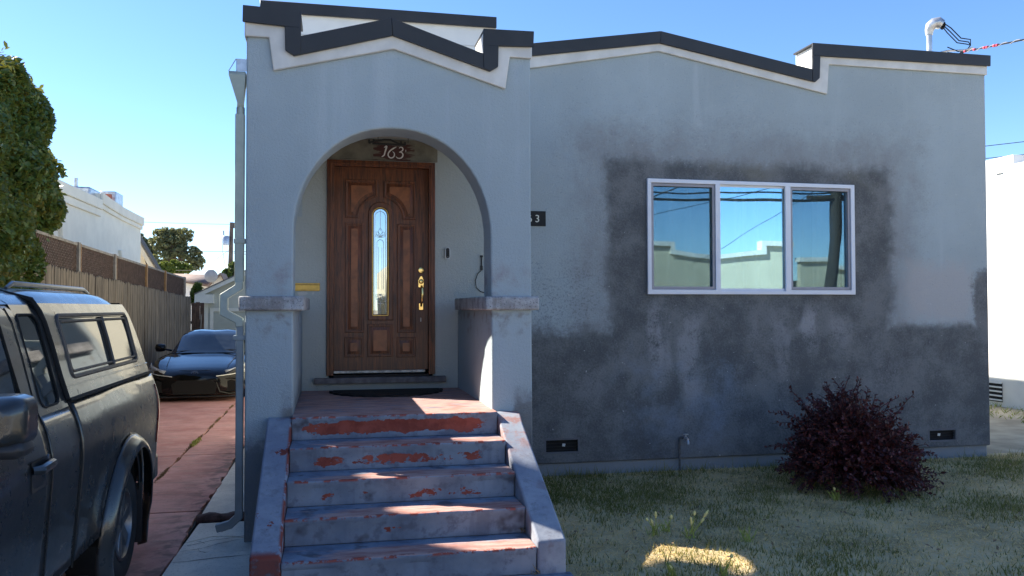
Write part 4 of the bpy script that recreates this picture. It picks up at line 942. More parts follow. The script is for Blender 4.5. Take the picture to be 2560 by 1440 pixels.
hedge = thing('hedge_tree', 'tall clipped hedge tree with glossy dark green and bronze leaves overhanging the board fence', 'hedge', (-4.2, 4, GZ))
def build_hedge():
    n = 210000; Y = RNG.uniform(-1, 7.6, n); Z = RNG.uniform(-.9, 4.6, n); X = -3.42-1.5*RNG.random(n)**2.4
    ymax = np.interp(Z, [0, 1.0, 1.5, 2.0, 2.45, 3.0, 3.55, 4.2, 4.6], [5.5, 5.6, 5.95, 6.75, 7.15, 6.9, 6.5, 6.1, 5.9])
    ymax = ymax+.05*np.sin(Z*7)+.08*np.sin(Z*13+X*3)+.1*RNG.normal(size=n)-.25*np.maximum(0, -X-4.2)
    ztop = 3.82+.27*(np.maximum(Y, 2.)-5)+.05*np.sin(Y*5)+.06*RNG.normal(size=n)-.1*np.maximum(0, -X-4)
    bulge = .07*np.sin(Y*1.7+Z*1.1)+.08*np.sin(Y*4.1-Z*3.3)+.06*np.sin(Z*6+Y*2)
    X = X+bulge+np.where(Y < 5.75, .30, 0)*np.clip(2.2-.5*Z, 0, 1)
    X = X-np.maximum(0, Z-3.7)*.3
    keep = (Y < ymax) & (Z < ztop) & ((Z > .35) | (X < -3.5))
    P = np.stack([X, Y, Z], 1)[keep]
    P = P[~sunny(P, False)]
    m = len(P); dirs = unit(m)*.7+np.array([.5, .05, .05]); nr = unit(m)*.55+np.array([.45, -.55, .75])
    ln = RNG.uniform(.10, .155, m)
    # leafy shoots along the outline
    cs, ds = [], []
    for i in range(60):
        z = RNG.uniform(1.4, 3.9); yb = float(np.interp(z, [1.0, 1.5, 2.0, 2.45, 3.0, 3.55, 4.2], [5.6, 5.95, 6.75, 7.15, 6.85, 6.35, 5.85]))
        p = np.array([-3.5-RNG.random()*.5, yb-.05, z]); d = np.array([.1, .75, .35])+RNG.normal(size=3)*.35
        if i < 14: yq = RNG.uniform(4.2, 5.9); p = np.array([-3.6-RNG.random()*.5, yq, 3.86+.27*(yq-5)]); d = np.array([.1, .25, 1.])+RNG.normal(size=3)*.3
        d /= np.linalg.norm(d)
        for k in range(9):
            v = d+unit(1)[0]*.8; v /= np.linalg.norm(v); cs.append(p+d*.036*k+v*.05); ds.append(v)
    cs, ds = np.array(cs), np.array(ds); l = RNG.uniform(.08, .13, len(cs))
    P = np.concatenate([P, cs]); dirs = np.concatenate([dirs, ds]); nr = np.concatenate([nr, unit(len(cs))+np.array([0, 0, .6])]); ln = np.concatenate([ln, l])
    link('crown', leaf_cloud(P, dirs, nr, ln, ln*.5, M['hedge'], 'crown', .2, True), hedge)
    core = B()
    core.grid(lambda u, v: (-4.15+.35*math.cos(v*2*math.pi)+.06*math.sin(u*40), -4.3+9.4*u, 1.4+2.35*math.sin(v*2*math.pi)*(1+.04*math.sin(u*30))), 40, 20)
    core.build('opaque_core', simple('dark_core', (.03, .028, .018), .95, var=.4, sc=6), hedge)  # solid core added so the hedge blocks light; not real branches
    tk = B()
    for i in range(8): tk.tube([(-4.2, -3.8+1.3*i, GZ-.1), (-4.15, -3.75+1.3*i, .6), (-4.25, -3.8+1.3*i, 2.5)], [.09, .07, .04], 7)
    tk.build('trunk', M['bark'], hedge)
build_hedge()
tall = thing('shade_tree', 'tall spreading shade tree beyond the hedge at the left, casting the dappled shade', 'tree', (-6.4, 3.4, GZ))
def build_tall():
    n = 52000; v = unit(n)*RNG.random(n)[:, None]**.4
    P = np.array([-6.2, 4.1, 8.0])+v*np.array([1.7, 3.4, 3.9])
    P = P[P[:, 0] < -3.9]
    P = np.concatenate([P, np.array([-5.2, 1.0, 5.4])+(unit(14000)*RNG.random(14000)[:, None]**.4)*np.array([1.3, 3.6, 1.6])])
    s = sunny(P); P = P[~s & (pixels(P) < -70)]
    m = len(P); l = RNG.uniform(.13, .22, m); link('crown', leaf_cloud(P, unit(m), unit(m)+np.array([0, 0, .5]), l, l*.6, M['green'], 'crown'), tall)
    tk = B(); tk.tube([(-6.5, 3.4, GZ-.1), (-6.4, 3.5, 2), (-6.5, 3.3, 5)], [.26, .2, .15], 10)
    for a in range(7): tk.tube([(-6.5, 3.3, 4.0+.15*a), (-6.5+.4*math.cos(a*2.1), 3.0+.9*math.sin(a*2.1), 5.2+.1*a), (-6.6+.7*math.cos(a*2.1), 2.2+1.4*math.sin(a*2.1), 6.2)], [.1, .06, .02], 6)
    tk.build('trunk', M['bark'], tall)
build_tall()

# white neighbour to the left
NX = -5.5
nb = thing('neighbour_house', 'white stucco house with a stepped parapet behind the board fence at left', 'house', (-9, 14, GZ))
B().prism([(4, GZ), (22.7, GZ), (22.7, 3.74), (20.2, 3.77), (18.6, 3.84), (17.8, 3.90), (17.8, 3.70), (4, 3.70)], NX-.2, NX, ax='x').build('side_wall', M['nbwhite'], nb, .01)
for pts in ([(17.8, 3.92), (18.6, 3.86), (20.2, 3.79), (22.78, 3.76), (22.78, 3.50), (20.2, 3.52), (18.6, 3.58), (17.8, 3.63)], [(17.8, 3.63), (18.6, 3.58), (20.2, 3.52), (22.78, 3.50), (22.74, 3.36), (20.2, 3.40), (18.6, 3.45), (17.8, 3.50)], [(4, 3.72), (17.75, 3.72), (17.75, 3.45), (4, 3.45)], [(4, 3.45), (17.75, 3.45), (17.75, 3.26), (4, 3.26)]):
    B().prism(pts, NX+.001, NX+(.09 if pts[0][1]-pts[-1][1] > .25 else .05), ax='x').build('parapet_moulding', M['nbwhite'], nb, .02)
B().box(NX-9, NX-.2, 4, 22.7, GZ, 3.3).build('house_body', M['nbwhite'], nb)
vp = U_(190, 445, 0, NX-.5); B().tube([(vp.x, vp.y, 3.5), (vp.x, vp.y, vp.z)], .05, 10).lathe([(.16, 0), (.06, .3)], (vp.x, vp.y, 3.72), 'z', 10).build('vent_pipe', M['galv'], nb)
a = U_(234, 479, 0, NX-.3); B().box(NX-.9, NX-.12, a.y-1.0, a.y+.75, 3.5, a.z).build('skylight_curb', M['galv'], nb, .05)
a = U_(286, 483, 0, NX-.4); B().box(NX-.7, NX-.25, a.y-.45, a.y+.45, 3.6, a.z).build('chimney_cap', M['galv'], nb, .03)
a = U_(269, 490, 0, NX-.4); B().tube([(NX-.4, a.y, 3.6), (NX-.4, a.y, a.z+.05)], .12, 10).build('clay_flue', simple('clay', (.30, .10, .06), .8), nb)
a = U_(302, 610, 0, NX); B().prism([(a.y-.3, 2.50), (a.y+.3, 2.50), (a.y+.06, 2.0), (a.y+.02, .6), (a.y-.1, .6), (a.y-.08, 2.0)], NX+.001, NX+.09, ax='x').build('scupper_head', M['nbwhite'], nb, .02)
B().box(NX, NX+.07, a.y-.07, a.y+.0, -.5, 2.05).build('rain_pipe', M['nbwhite'], nb)
a = U_(155, 570, 0, NX); B().prism([(a.y-.35, 3.1), (a.y+.15, 3.1), (a.y-.05, 2.3), (a.y-.05, .6), (a.y-.2, .6), (a.y-.2, 2.3)], NX+.001, NX+.09, ax='x').build('scupper_head', M['nbwhite'], nb, .02)
# cream gabled house just behind
gh = thing('gabled_house', 'small cream gabled house end with a yellowish soffit behind the white neighbour', 'house', (-7, 27, GZ))
Yg = 25.5; A_, B_, C_ = U_(343, 588, 1, Yg), U_(402, 690, 1, Yg), U_(343, 640, 1, Yg)
M['cream'] = simple('cream_stucco', (.62, .55, .42), .85, var=.08, sc=2)
sl = (B_.z-A_.z)/(B_.x-A_.x)
B().prism([(A_.x-4, GZ), (B_.x-.45, GZ), (B_.x-.45, B_.z+.0), (A_.x, A_.z-.42), (A_.x-4, A_.z-.42+4*sl*-1*0)], Yg+.3, Yg+.5).build('wall', M['cream'], gh)
for k in range(6):
    f0, f1 = k/6, (k+1)/6-.012
    B().prism([(A_.x+(B_.x-A_.x)*f0, A_.z+(B_.z-A_.z)*f0-.10), (A_.x+(B_.x-A_.x)*f1, A_.z+(B_.z-A_.z)*f1-.10), (A_.x+(B_.x-A_.x)*f1, A_.z+(B_.z-A_.z)*f1-.05), (A_.x+(B_.x-A_.x)*f0, A_.z+(B_.z-A_.z)*f0-.05)], Yg, Yg+.5).build('soffit_board', M['cream'], gh)
B().prism([(A_.x-4, A_.z-.04+4*0), (A_.x, A_.z-.04), (B_.x+.05, B_.z-.10), (B_.x+.05, B_.z+.03), (A_.x, A_.z+.05), (A_.x-4, A_.z+.05)], Yg-.05, Yg+.6).build('roof', simple('grey_shingle', (.10, .095, .09), .9), gh)
B().prism([(A_.x, A_.z-.42), (A_.x, A_.z-.05), (B_.x, B_.z-.08), (B_.x-.04, B_.z-.30)], Yg+.0, Yg+.04).build('barge_board', M['cream'], gh)

# pale green garage at the end of the driveway
ga = thing('garage', 'pale sage green gabled garage at the far end of the driveway', 'garage', (-.6, 21, GZ))
GYf = 19.6; gx0 = -3.13; pk = (-.4, 2.52); ez = 1.18
M['palesage'] = simple('pale_sage_siding', (.42, .46, .43), .7, var=.05, sc=3); M['greentrim'] = simple('white_green_trim', (.60, .63, .60), .6, var=.04)
B().prism([(gx0, GZ-.1), (2.4, GZ-.1), (2.4, ez), (pk[0], pk[1]), (gx0, ez)], GYf, GYf+6).build('wall', M['palesage'], ga)
s_ = (pk[1]-ez)/(pk[0]-gx0)
for off, th, mt_, yy, nm in ((.10, .035, 'galv', -.32, 'roof'),):
    B().prism([(gx0-.18, ez-.18*s_+off), (pk[0], pk[1]+off), (2.4+.15, ez-.1+off), (2.55, ez-.1+off+th), (pk[0], pk[1]+off+th), (gx0-.18, ez-.18*s_+off+th)], GYf+yy, GYf+6.2).build(nm, simple('grey_roofing', (.13, .13, .135), .8), ga)
B().prism([(gx0-.17, ez-.17*s_-.02), (pk[0], pk[1]-.03), (pk[0], pk[1]+.098), (gx0-.17, ez-.17*s_+.098)], GYf-.30, GYf-.26).build('barge_board', M['greentrim'], ga)
B().prism([(gx0-.18, ez-.24), (gx0+.34, ez-.24), (gx0+.34, ez+.02), (gx0-.17, ez+.02-.0)], GYf-.31, GYf-.001).build('boxed_eave', M['greentrim'], ga)
B().box(gx0-.01, gx0+.16, GYf-.03, GYf-.001, GZ, ez-.24).build('corner_board', M['greentrim'], ga)
B().prism([(gx0+.22, GZ), (gx0+.22, .80), (1.9, .80), (1.9, GZ), (1.8, GZ), (1.8, .70), (gx0+.32, .70), (gx0+.32, GZ)], GYf-.05, GYf-.001).build('door_casing', M['greentrim'], ga)
for k in range(4): B().box(gx0+.325, 1.795, GYf-.02, GYf-.001, GZ+.40*k, GZ+.40*k+.395).build('door_panel', simple('sage_door', (.34, .385, .36), .6, var=.04), ga)

# distance: brown roofed house, trees, pole
fh = thing('brown_roofed_house', 'distant white house with a brown shingle roof and a satellite dish on it', 'house', (-7.5, 38, GZ))
def q_(px, py, Y): p = U_(px, py, 1, Y); return (p.x, p.z)
mbr = simple('brown_shingles', (.20, .145, .12), .9, var=.25, sc=4)
pa, pb, pc, pd = q_(432, 684, 39), q_(538, 686, 39), q_(520, 712, 36), q_(478, 700, 36)
rf = B(); 
def P3(t, Y): return (t[0], Y, t[1])
rf.add([P3(q_(425, 684, 40), 40), P3(q_(540, 686, 40), 40), P3(q_(528, 712, 36), 36), P3(q_(455, 700, 36), 36)], [(0, 1, 2, 3)])
rf.build('roof', mbr, fh, solid=.12)
B().prism([(q_(440, 700, 36.4)[0], GZ), (q_(535, 700, 36.4)[0], GZ), q_(535, 712, 36.4), q_(440, 698, 36.4)], 36.4, 40).build('wall', M['white'], fh)
B().prism([(q_(522, 760, 35)[0], GZ), (q_(566, 760, 35)[0], GZ), q_(566, 716, 35), q_(551, 684, 35), q_(522, 712, 35)], 35, 37).build('gable_wall', M['white'], fh)
B().prism([q_(518, 714, 34.8), q_(551, 681, 34.8), q_(568, 714, 34.8), q_(568, 719, 34.8), q_(551, 687, 34.8), q_(520, 718, 34.8)], 34.7, 37).build('gable_roof', mbr, fh)
dc = U_(527, 690, 1, 34.2); B().lathe([(.02, 0), (.18, .02), (.29, .07), (.30, .09)], tuple(dc), 'y', 20).tube([(dc.x, dc.y+.05, dc.z), (dc.x+.05, dc.y+.4, dc.z-.35)], .03, 6).build('satellite_dish', simple('dish_grey', (.26, .27, .29), .6), fh)
a = U_(531, 682, 1, 36); B().tube([(a.x, 36, a.z-.5), (a.x, 36, a.z+.1)], .06, 8).build('vent_pipe', M['galv'], fh)

def far_tree(name, label, cat, blobs, Y, leaf, n, mat, trunk=None, group=None):
    c0 = U_(blobs[0][0], 700, 1, Y); o = thing(name, label, cat, (c0.x, Y, GZ), group)
    P = []
    for (px, py, rx, ry) in blobs:
        c = np.array(U_(px, py, 1, Y)); sx, sz = rx*(Y+6.4)/2084*1.02, ry*(Y+6.4)/2084*1.02
        m = int(n*rx*ry/sum(b[2]*b[3] for b in blobs)); v = unit(m)*(RNG.random(m)[:, None]**.33)
        cl = unit(26)*.8; w = np.argmin(((v[:, None]-cl[None])**2).sum(2), 1); v = v*.50+cl[w]*.56*np.linalg.norm(v, axis=1, keepdims=True)
        P.append(c+v*np.array([sx, min(sx, sz), sz])*1.08)
    P = np.concatenate(P); m = len(P); l = RNG.uniform(.7, 1.2, m)*leaf
    link('crown', leaf_cloud(P, unit(m)+np.array([0, 0, -.4]), unit(m)+np.array([-.4, 0, .5]), l, l*.5, mat, 'crown'), o)
    tk = B(); b0 = np.array(U_(blobs[0][0], blobs[0][1], 1, Y)); w = .012*Y*.4
    tk.tube([(b0[0], Y, GZ-1), (b0[0]+w*.4, Y, (b0[2]+GZ)/2), (b0[0], Y, b0[2])], [w, w*.8, w*.4], 8)
    for (px, py, rx, ry) in blobs[1:]:
        c = U_(px, py, 1, Y); tk.tube([(b0[0], Y, (b0[2]+GZ)/2+1), ((b0[0]+c.x)/2, Y, (b0[2]+c.z)/2-.3), tuple(c)], [w*.5, w*.35, w*.15], 6)
    tk.build('trunk', M['bark'], o)
far_tree('eucalyptus_tree', 'large rounded eucalyptus tree far behind the fence end', 'tree', [(430, 612, 34, 30), (400, 600, 24, 26), (455, 590, 30, 20), (415, 648, 30, 22), (478, 642, 28, 26), (490, 655, 20, 20), (420, 582, 24, 14), (450, 625, 20, 20)], 75, .30, 9000, M['euc'])
far_tree('eucalyptus_tree', 'paler eucalyptus crown peeping out behind the gabled roof', 'tree', [(365, 618, 16, 22), (378, 640, 14, 22), (352, 600, 10, 14)], 82, .32, 5000, M['euc'])
far_tree('round_green_tree', 'round yellow-green tree below the large eucalyptus', 'tree', [(432, 668, 34, 16), (405, 668, 18, 12), (462, 672, 18, 12)], 50, .22, 4200, M['lime'])
far_tree('leafy_shrub', 'dark leafy shrub at the foot of the utility pole', 'shrub', [(585, 678, 16, 22), (568, 684, 12, 12), (598, 690, 12, 24)], 44, .22, 2600, M['green'])
far_tree('banana_like_plant', 'bright green broad-leaved plant behind the side gate', 'plant', [(492, 735, 12, 26), (500, 752, 8, 10), (486, 745, 8, 14)], 20.5, .22, 700, M['lime'])

up = thing('utility_pole', 'brown wooden utility pole with a grey transformer behind the garage', 'utility pole', U_(575, 700, 1, 46))
pb_, pt_ = U_(575, 705, 1, 46), U_(579, 556, 1, 46)
B().tube([(pb_.x, 46, GZ-1), (pb_.x, 46, pb_.z), (pt_.x, 46, pt_.z)], [.17, .155, .11], 10).build('pole', simple('pole_wood', (.12, .095, .08), .9, var=.25, sc=3), up)
a = U_(564, 600, 1, 45.8); B().lathe([(.05, -.32), (.225, -.30), (.23, .18), (.18, .24), (.05, .25)], (a.x, 45.8, a.z), 'z', 14).build('transformer', M['galv'], up, sharp=50)
B().tube([(a.x-.1, 45.8, a.z+.2), (a.x-.12, 45.8, a.z+.55)], .03, 6).tube([(a.x+.2, 45.8, a.z), (pt_.x, 46, a.z)], .03, 6).build('bushing', M['iron'], up)
a = U_(580, 562, 1, 46); B().box(a.x-.02, a.x+.30, 45.85, 46.1, a.z-.2, a.z+.12).build('pole_bracket', simple('pole_arm', (.10, .09, .085), .9), up)
B().tube([U_(555, 592, 1, 45.7), U_(556, 625, 1, 45.7), U_(562, 660, 1, 45.7), U_(565, 705, 1, 45.7)], .02, 5).build('drop_line', M['galv'], up)
for k, (lab, q0, q1) in enumerate((('topmost faint wire left of the utility pole', (300, 553), (579, 561)), ('taut wire crossing in front of the eucalyptus to the utility pole', (380, 627), (690, 629)), ('lowest wire just above the brown roof', (440, 676), (546, 674)), ('slanting guy wire dropping left from the utility pole', (572, 625), (495, 680)), ('short wire right of the utility pole', (578, 632), (690, 641)))):
    wire('overhead_wire', lab, 'wire', U_(*q0, 1, 47+k*.3), U_(*q1, 1, 46.2), .016 if k else .010, .02, 8, M['black'] if k != 3 else M['galv'])

# white neighbour to the right
nr = thing('white_house', 'bright white stucco house in full sun beyond the right corner of the grey house', 'house', (15, 9, GZ))
B().prism([(4.6, GZ-.1), (4.6, 3.24), (5.62, 3.24), (5.62, 3.40), (6.6, 3.40), (6.6, 3.25), (14, 3.25), (14, GZ-.1)], 12, 12.25, ax='x').build('side_wall', M['white'], nr, .015)
B().box(12.25, 20, 4.9, 14, GZ-.1, 3.0).build('house_body', M['white'], nr)
vv = B()
B().prism(rect(5.93, 6.35, -.86, -.52), 11.985, 11.999, ax='x').build('vent_recess', M['void'], nr)
for k in range(5): B().box(11.96, 11.984, 5.92, 6.36, -.84+.075*k, -.815+.075*k).build('louvre', M['white'], nr)
B().box(11.99, 11.999, 5.58, 5.75, 3.02, 3.05).box(11.97, 11.999, 5.85, 6.0, 3.12, 3.135).build('wall_ledge', M['trim'], nr)
gx = 900; c = np.stack([RNG.uniform(8.6, 12, gx), RNG.uniform(3.2, 7, gx), np.full(gx, GZ+.02)], 1); keep = c[:, 0] > 10.7; c = c[keep]
d = unit(len(c)); d[:, 2] = np.abs(d[:, 2])+.5
tag(link('verge_grass', leaf_cloud(c, d, unit(len(c)), .11, .014, M['weed'], 'verge_grass')), kind='stuff')

# across the street (seen in the window panes)
M['creamwall'] = simple('sunny_cream_stucco', (.60, .55, .42), .85, var=.06, sc=1)
for k, (x0, w, h) in enumerate(((-19, 9, 3.2), (-8, 9.5, 3.3), (3.0, 9.0, 3.1), (13.6, 7.2, 3.15), (21.3, 6.5, 2.5), (28.6, 9, 3.2), (39, 9, 3.1))):
    lab = ('cream stucco house across the street with', ('a low', 'a wide', 'a plain', 'the tallest stepped', 'a sweeping low', 'a square', 'the farthest')[k], 'parapet')
    o = thing('street_house', ' '.join(lab), 'house', (x0+w/2, -27, GZ), 'houses across the street')
    y0 = -24; pr = [(x0, GZ-.1), (x0+w, GZ-.1), (x0+w, h+.35), (x0+w-1.2, h+.35), (x0+w-1.2, h), (x0+w*.5, h-.18), (x0+1.4, h), (x0+1.4, h+.35), (x0, h+.35)]
    wx = x0+w*.28
    B().prism(pr, y0-.25, y0, [rect(wx, wx+2.3, .1, 1.5)]).build('front_wall', M['creamwall'], o)
    B().box(x0, x0+w, y0-9, y0-.25, GZ, h-.5).build('house_body', M['creamwall'], o)
    tp = [(x0+w+.1, h+.35), (x0+w+.1, h+.55), (x0+w-1.4, h+.55), (x0+w-1.4, h+.18), (x0+w*.5, h+.0), (x0+1.6, h+.18), (x0+1.6, h+.55), (x0-.1, h+.55), (x0-.1, h+.35), (x0+1.4, h+.35), (x0+1.4, h), (x0+w*.5, h-.18), (x0+w-1.2, h), (x0+w-1.2, h+.35)]
    B().prism(tp, y0-.3, y0+.15).build('parapet_moulding', M['white'], o)
    B().prism(rect(wx-.05, wx+2.35, .05, 1.55), y0-.02, y0+.05, [rect(wx+.05, wx+2.25, .15, 1.45)]).build('window_frame', M['vinyl'], o)
    B().box(wx, wx+2.3, y0-.2, y0-.1, .1, 1.5).build('pane', M['black'], o)
    B().box(x0+w*.68, x0+w*.68+1, y0-.02, y0+.04, GZ+.5, 1.6).build('door', M['wood'], o)
    if k in (3, 1): B().prism([(x0-.2, 1.35), (x0+1.9, 1.28), (x0+1.9, 1.45), (x0-.2, 1.55)], y0+.02, y0+.9).build('tile_awning', simple('clay_tile', (.22, .09, .06), .8), o)
sp = thing('street_pole', 'dark leaning wooden street pole seen reflected in the right window pane', 'utility pole', (16.6, -14.3, GZ))
B().tube([(16.3, -14.3, GZ-.1), (16.7, -14.3, 3), (16.9, -14.3, 9)], [.24, .21, .17], 12).build('pole', simple('dark_pole', (.05, .042, .036), .9), sp)
B().box(15.7, 18, -14.4, -14.2, 4.3, 4.45).build('crossarm', simple('dark_arm', (.05, .042, .036), .9), sp)
for k, (z, y) in enumerate(((4.55, -14.35), (4.30, -14.2))):
    wire('street_cable', ('upper', 'lower')[k]+' telephone cable strung along the street behind the viewer', 'wire', (-45, y, z+.3), (16.8, y, z), .03+.02*k, .5)
    wire('street_cable', ('upper', 'lower')[k]+' telephone cable running on from the street pole', 'wire', (16.8, y, z), (70, y, z+.2), .03+.02*k, .5)
for k, x1 in enumerate((8, 20)): wire('street_cable', ('slack', 'taut')[k]+' house drop cable slanting from the street pole to the houses opposite', 'wire', (16.8, -14.3, 5.2), (x1-4, -23.8, 2.7), .012, .15)
pt = thing('palm_tree', 'small feathery palm behind the houses across the street', 'palm tree', (15.5, -33, GZ))
B().tube([(15.5, -33, GZ-.1), (15.4, -33, 3.6)], [.2, .16], 8).build('trunk', M['bark'], pt)
cs = []; ds = []
for i in range(16):
    a = i*.39; e = .9-.16*(i % 5)
    for k in range(26):
        u = k/26*1.5; cs.append([15.4+u*math.cos(a), -33+u*math.sin(a), 3.6+u*e-u*u*.55]); ds.append([math.cos(a)*.5+RNG.normal()*.6, math.sin(a)*.5+RNG.normal()*.6, -.5])
link('fronds', leaf_cloud(np.array(cs), np.array(ds), unit(len(cs))+np.array([0, 0, 1]), .5, .05, M['green'], 'fronds'), pt)
# ------------------------------------------------------------------ pickup truck
def carpaint(name, c, metal=.5, rough=.25, dirt=.25, coat=1.0):
    t = NT(name); n = t.noise(3, 4); f = t.noise(220, 2, .5)
    col = t.mix(t.map(n, .3, .7), tuple(x*.92 for x in c), tuple(x*1.08 for x in c)); z = t.xyz()[2]
    dm = t.math('MULTIPLY', t.map(t.math('ADD', z, t.math('MULTIPLY', t.noise(6, 4, .7), .35)), -.1, -.7), dirt); col = t.mix(dm, col, (.10, .09, .08))
    rg = t.map(t.noise(9, 4, .7), .3, .8, rough*.8, rough*1.3, False)
    return t.pbr(col, rg, metal, .5 if coat else .35, None, coat)
M['truckpaint'] = carpaint('dark_grey_paint', (.024, .025, .026), .15, .30, .25, .5)
M['blackpaint'] = carpaint('gloss_black_paint', (.003, .0032, .0045), .0, .07, .05, 0.)
M['rubber'] = simple('tyre_rubber', (.018, .018, .019), .85, var=.25, sc=12)
M['alloy'] = simple('grey_alloy', (.17, .175, .185), .35, .8, .1, 12)
M['darkplastic'] = simple('dark_plastic_trim', (.020, .020, .022), .5, var=.15)
M['carglass'] = simple('dark_car_glass', (.016, .019, .020), .03, 0, .1, 2, spec=.9)
M['redlens'] = simple('red_lens', (.16, .010, .008), .12, var=.1)
M['seam'] = simple('panel_seam', (.004, .004, .004), .9)
M['brown_rubber'] = simple('brown_window_seal', (.055, .047, .043), .6)
TX = -1.56; TZ = GZ+.01
trk = thing('pickup_truck', 'dark grey pickup truck with a windowed canopy over its bed on the red driveway', 'pickup truck', (TX, -2.3, TZ))
def prof(pts):
    zs = [p[1] for p in pts]; xs = [p[0] for p in pts]
    return lambda z: float(np.interp(z, zs, xs))
body = prof([(.88, -.66), (.915, -.55), (.935, -.30), (.955, -.05), (.962, .05), (.957, .14), (.935, .24), (.905, .31), (.895, .34)])
cabup = prof([(.905, .31), (.885, .36), (.83, .58), (.785, .74), (.74, .82), (.66, .875), (.50, .905)])
canop = prof([(.900, .335), (.893, .37), (.872, .43), (.825, .62), (.785, .76), (.745, .835), (.67, .885), (.50, .915)])
def patch(b, y0, y1, zlo, zhi, fn, ny, nz, off=0., sides=(1, -1)):
    zl = zlo if callable(zlo) else (lambda y: zlo); zh = zhi if callable(zhi) else (lambda y: zhi)
    for s in sides:
        b.grid(lambda u, v: (TX+s*(fn(zl(y0+(y1-y0)*u)+(zh(y0+(y1-y0)*u)-zl(y0+(y1-y0)*u))*v)+off), y0+(y1-y0)*u, zl(y0+(y1-y0)*u)+(zh(y0+(y1-y0)*u)-zl(y0+(y1-y0)*u))*v), ny, nz)
    return b
paint, glass = M['truckpaint'], M['carglass']
WR = (-.84, -4.06); WZ = TZ+.375; RA = .47                    # wheel centres along y, axle height, arch radius
def arch(y, base):
    for w in WR:
        if abs(y-w) < RA: return max(base, WZ+math.sqrt(RA*RA-(y-w)**2))
    return base
def fine(s, y0, y1, zlo, zhi, fn, off=0): return patch(B(), y0, y1, zlo, zhi, fn, max(2, int(abs(y1-y0)/.03)), 12, off, (s,))
SILL = -.50
for s in (1, -1): fine(s, -1.84, .07, lambda y: arch(y, SILL+.02+.10*max(0, (y+.4))), .335, body).build('bed_side', paint, trk, 0, sharp=60, recalc=False, solid=.015)
# bed rail top, bed floor and tailgate
b = B(); b.box(TX-.90, TX+.90, -1.84, .07, .322, .336).box(TX-.86, TX+.86, -1.84, .05, -.25, -.2); b.build('bed', M['darkplastic'], trk)
B().prism([(.07, -.28), (.085, .0), (.085, .30), (.07, .335), (.03, .335), (.03, -.28)], TX-.80, TX+.80, ax='x').build('tailgate', paint, trk, .012)
bp = B().box(TX-.93, TX+.93, .04, .20, -.46, -.27); bp.build('rear_bumper', M['alloy'], trk, .03, 3)
B().box(TX-.3, TX+.3, .20, .205, -.44, -.32).build('number_plate', M['white'], trk)
for s in (1, -1):
    x = TX+s*.90
    tl = B().grid(lambda u, v: (TX+s*(body(-.17+.42*v)+.006-.10*u*u), .015+.082*u, -.17+.42*v), 5, 8); tl.build('tail_light', M['redlens'], trk, sharp=60, recalc=False, solid=.01)
# cab lower body behind the doors
for s in (1, -1): fine(s, -5.02, -1.885, lambda y: arch(y, SILL), lambda y: .31 if y > -3.55 else .31-.10*((-3.55-y)/1.5)**1.5, body, -.012).build('cab_side', paint, trk, sharp=60, recalc=False)
def door(y0, y1, name):
    lean = lambda z: -.035*max(0, (z+.1)/.4)
    d = B()
    for s in (1, -1):
        d2 = B()
        n1, n2 = 16, 14
        d2.grid(lambda u, v: (TX+s*(body(SILL+.02+(.308-SILL-.02)*v)+.001), (y0 if True else 0)+(y1-y0)*u, SILL+.02+(.308-SILL-.02)*v), n1, n2)
        o = d2.build(name, paint, trk, sharp=60, recalc=False, solid=.03); d = (o, s) if s == 1 else d
        yield o, s
hand = []
for (y0, y1, nm) in ((-3.42, -2.335, 'front_door'), (-2.325, -1.895, 'rear_door')):
    for o, s in door(y0, y1, nm):
        if nm == 'front_door':
            hz, hy = .085, -2.50
            hb = B().grid(lambda u, v: (TX+s*(body(hz)+.004-.012*math.sin(math.pi*u)*math.sin(math.pi*v)), hy-.10+.20*u, hz-.065+.13*v), 8, 6); hb.build('handle_recess', M['darkplastic'], o, recalc=False)
            B().tube([(TX+s*(body(hz)+.005), hy-.09, hz+.03), (TX+s*(body(hz)+.034), hy-.07, hz+.03), (TX+s*(body(hz)+.034), hy+.07, hz+.035), (TX+s*(body(hz)+.005), hy+.09, hz+.035)], [.016, .021, .021, .016], 8).build('handle', paint, o)
            B().lathe([(.016, 0), (.014, .006*s), (.004, .007*s)], (TX+s*(body(.15)), hy+.13, .135), 'x', 10).build('lock', M['alloy'], o)
# greenhouse: pillars and roof skin around the windows
def ring(b, y0, y1, w0, w1, zb, zt, fn, s, n=10):
    """side skin between z .31 and the roof edge with one window opening"""
    for (a0, a1, c0, c1) in ((y0, w0, .31, .84), (w1, y1, .31, .84), (w0, w1, .31, zb), (w0, w1, zt, .84)):
        b.grid(lambda u, v: (TX+s*fn(c0+(c1-c0)*v), a0+(a1-a0)*u, c0+(c1-c0)*v), 4, n)
for s in (1, -1):
    pil = B()
    ring(pil, -2.33, -1.90, -2.245, -1.995, .345, .765, cabup, s)
    ring(pil, -3.0, -2.335, -2.99, -2.46, .345, .765, cabup, s)
    # windscreen pillar
    pil.grid(lambda u, v: (TX+s*cabup(.31+.53*v), (-3.50+.50*v)+(.10)*u, .31+.53*v), 3, 8)
    pil.build('cab_pillar_skin', paint, trk, sharp=60, recalc=False)
def glasspane(y0, y1, zb, zt, fn, s, name, off=-.006, slant=0., ex=.0):
    return B().grid(lambda u, v: (TX+s*(fn(zb+(zt-zb)*v)+off), y0+(y1-y0)*u+slant*v, zb+(zt-zb)*v), 6, 8).build(name, glass, trk, recalc=False)
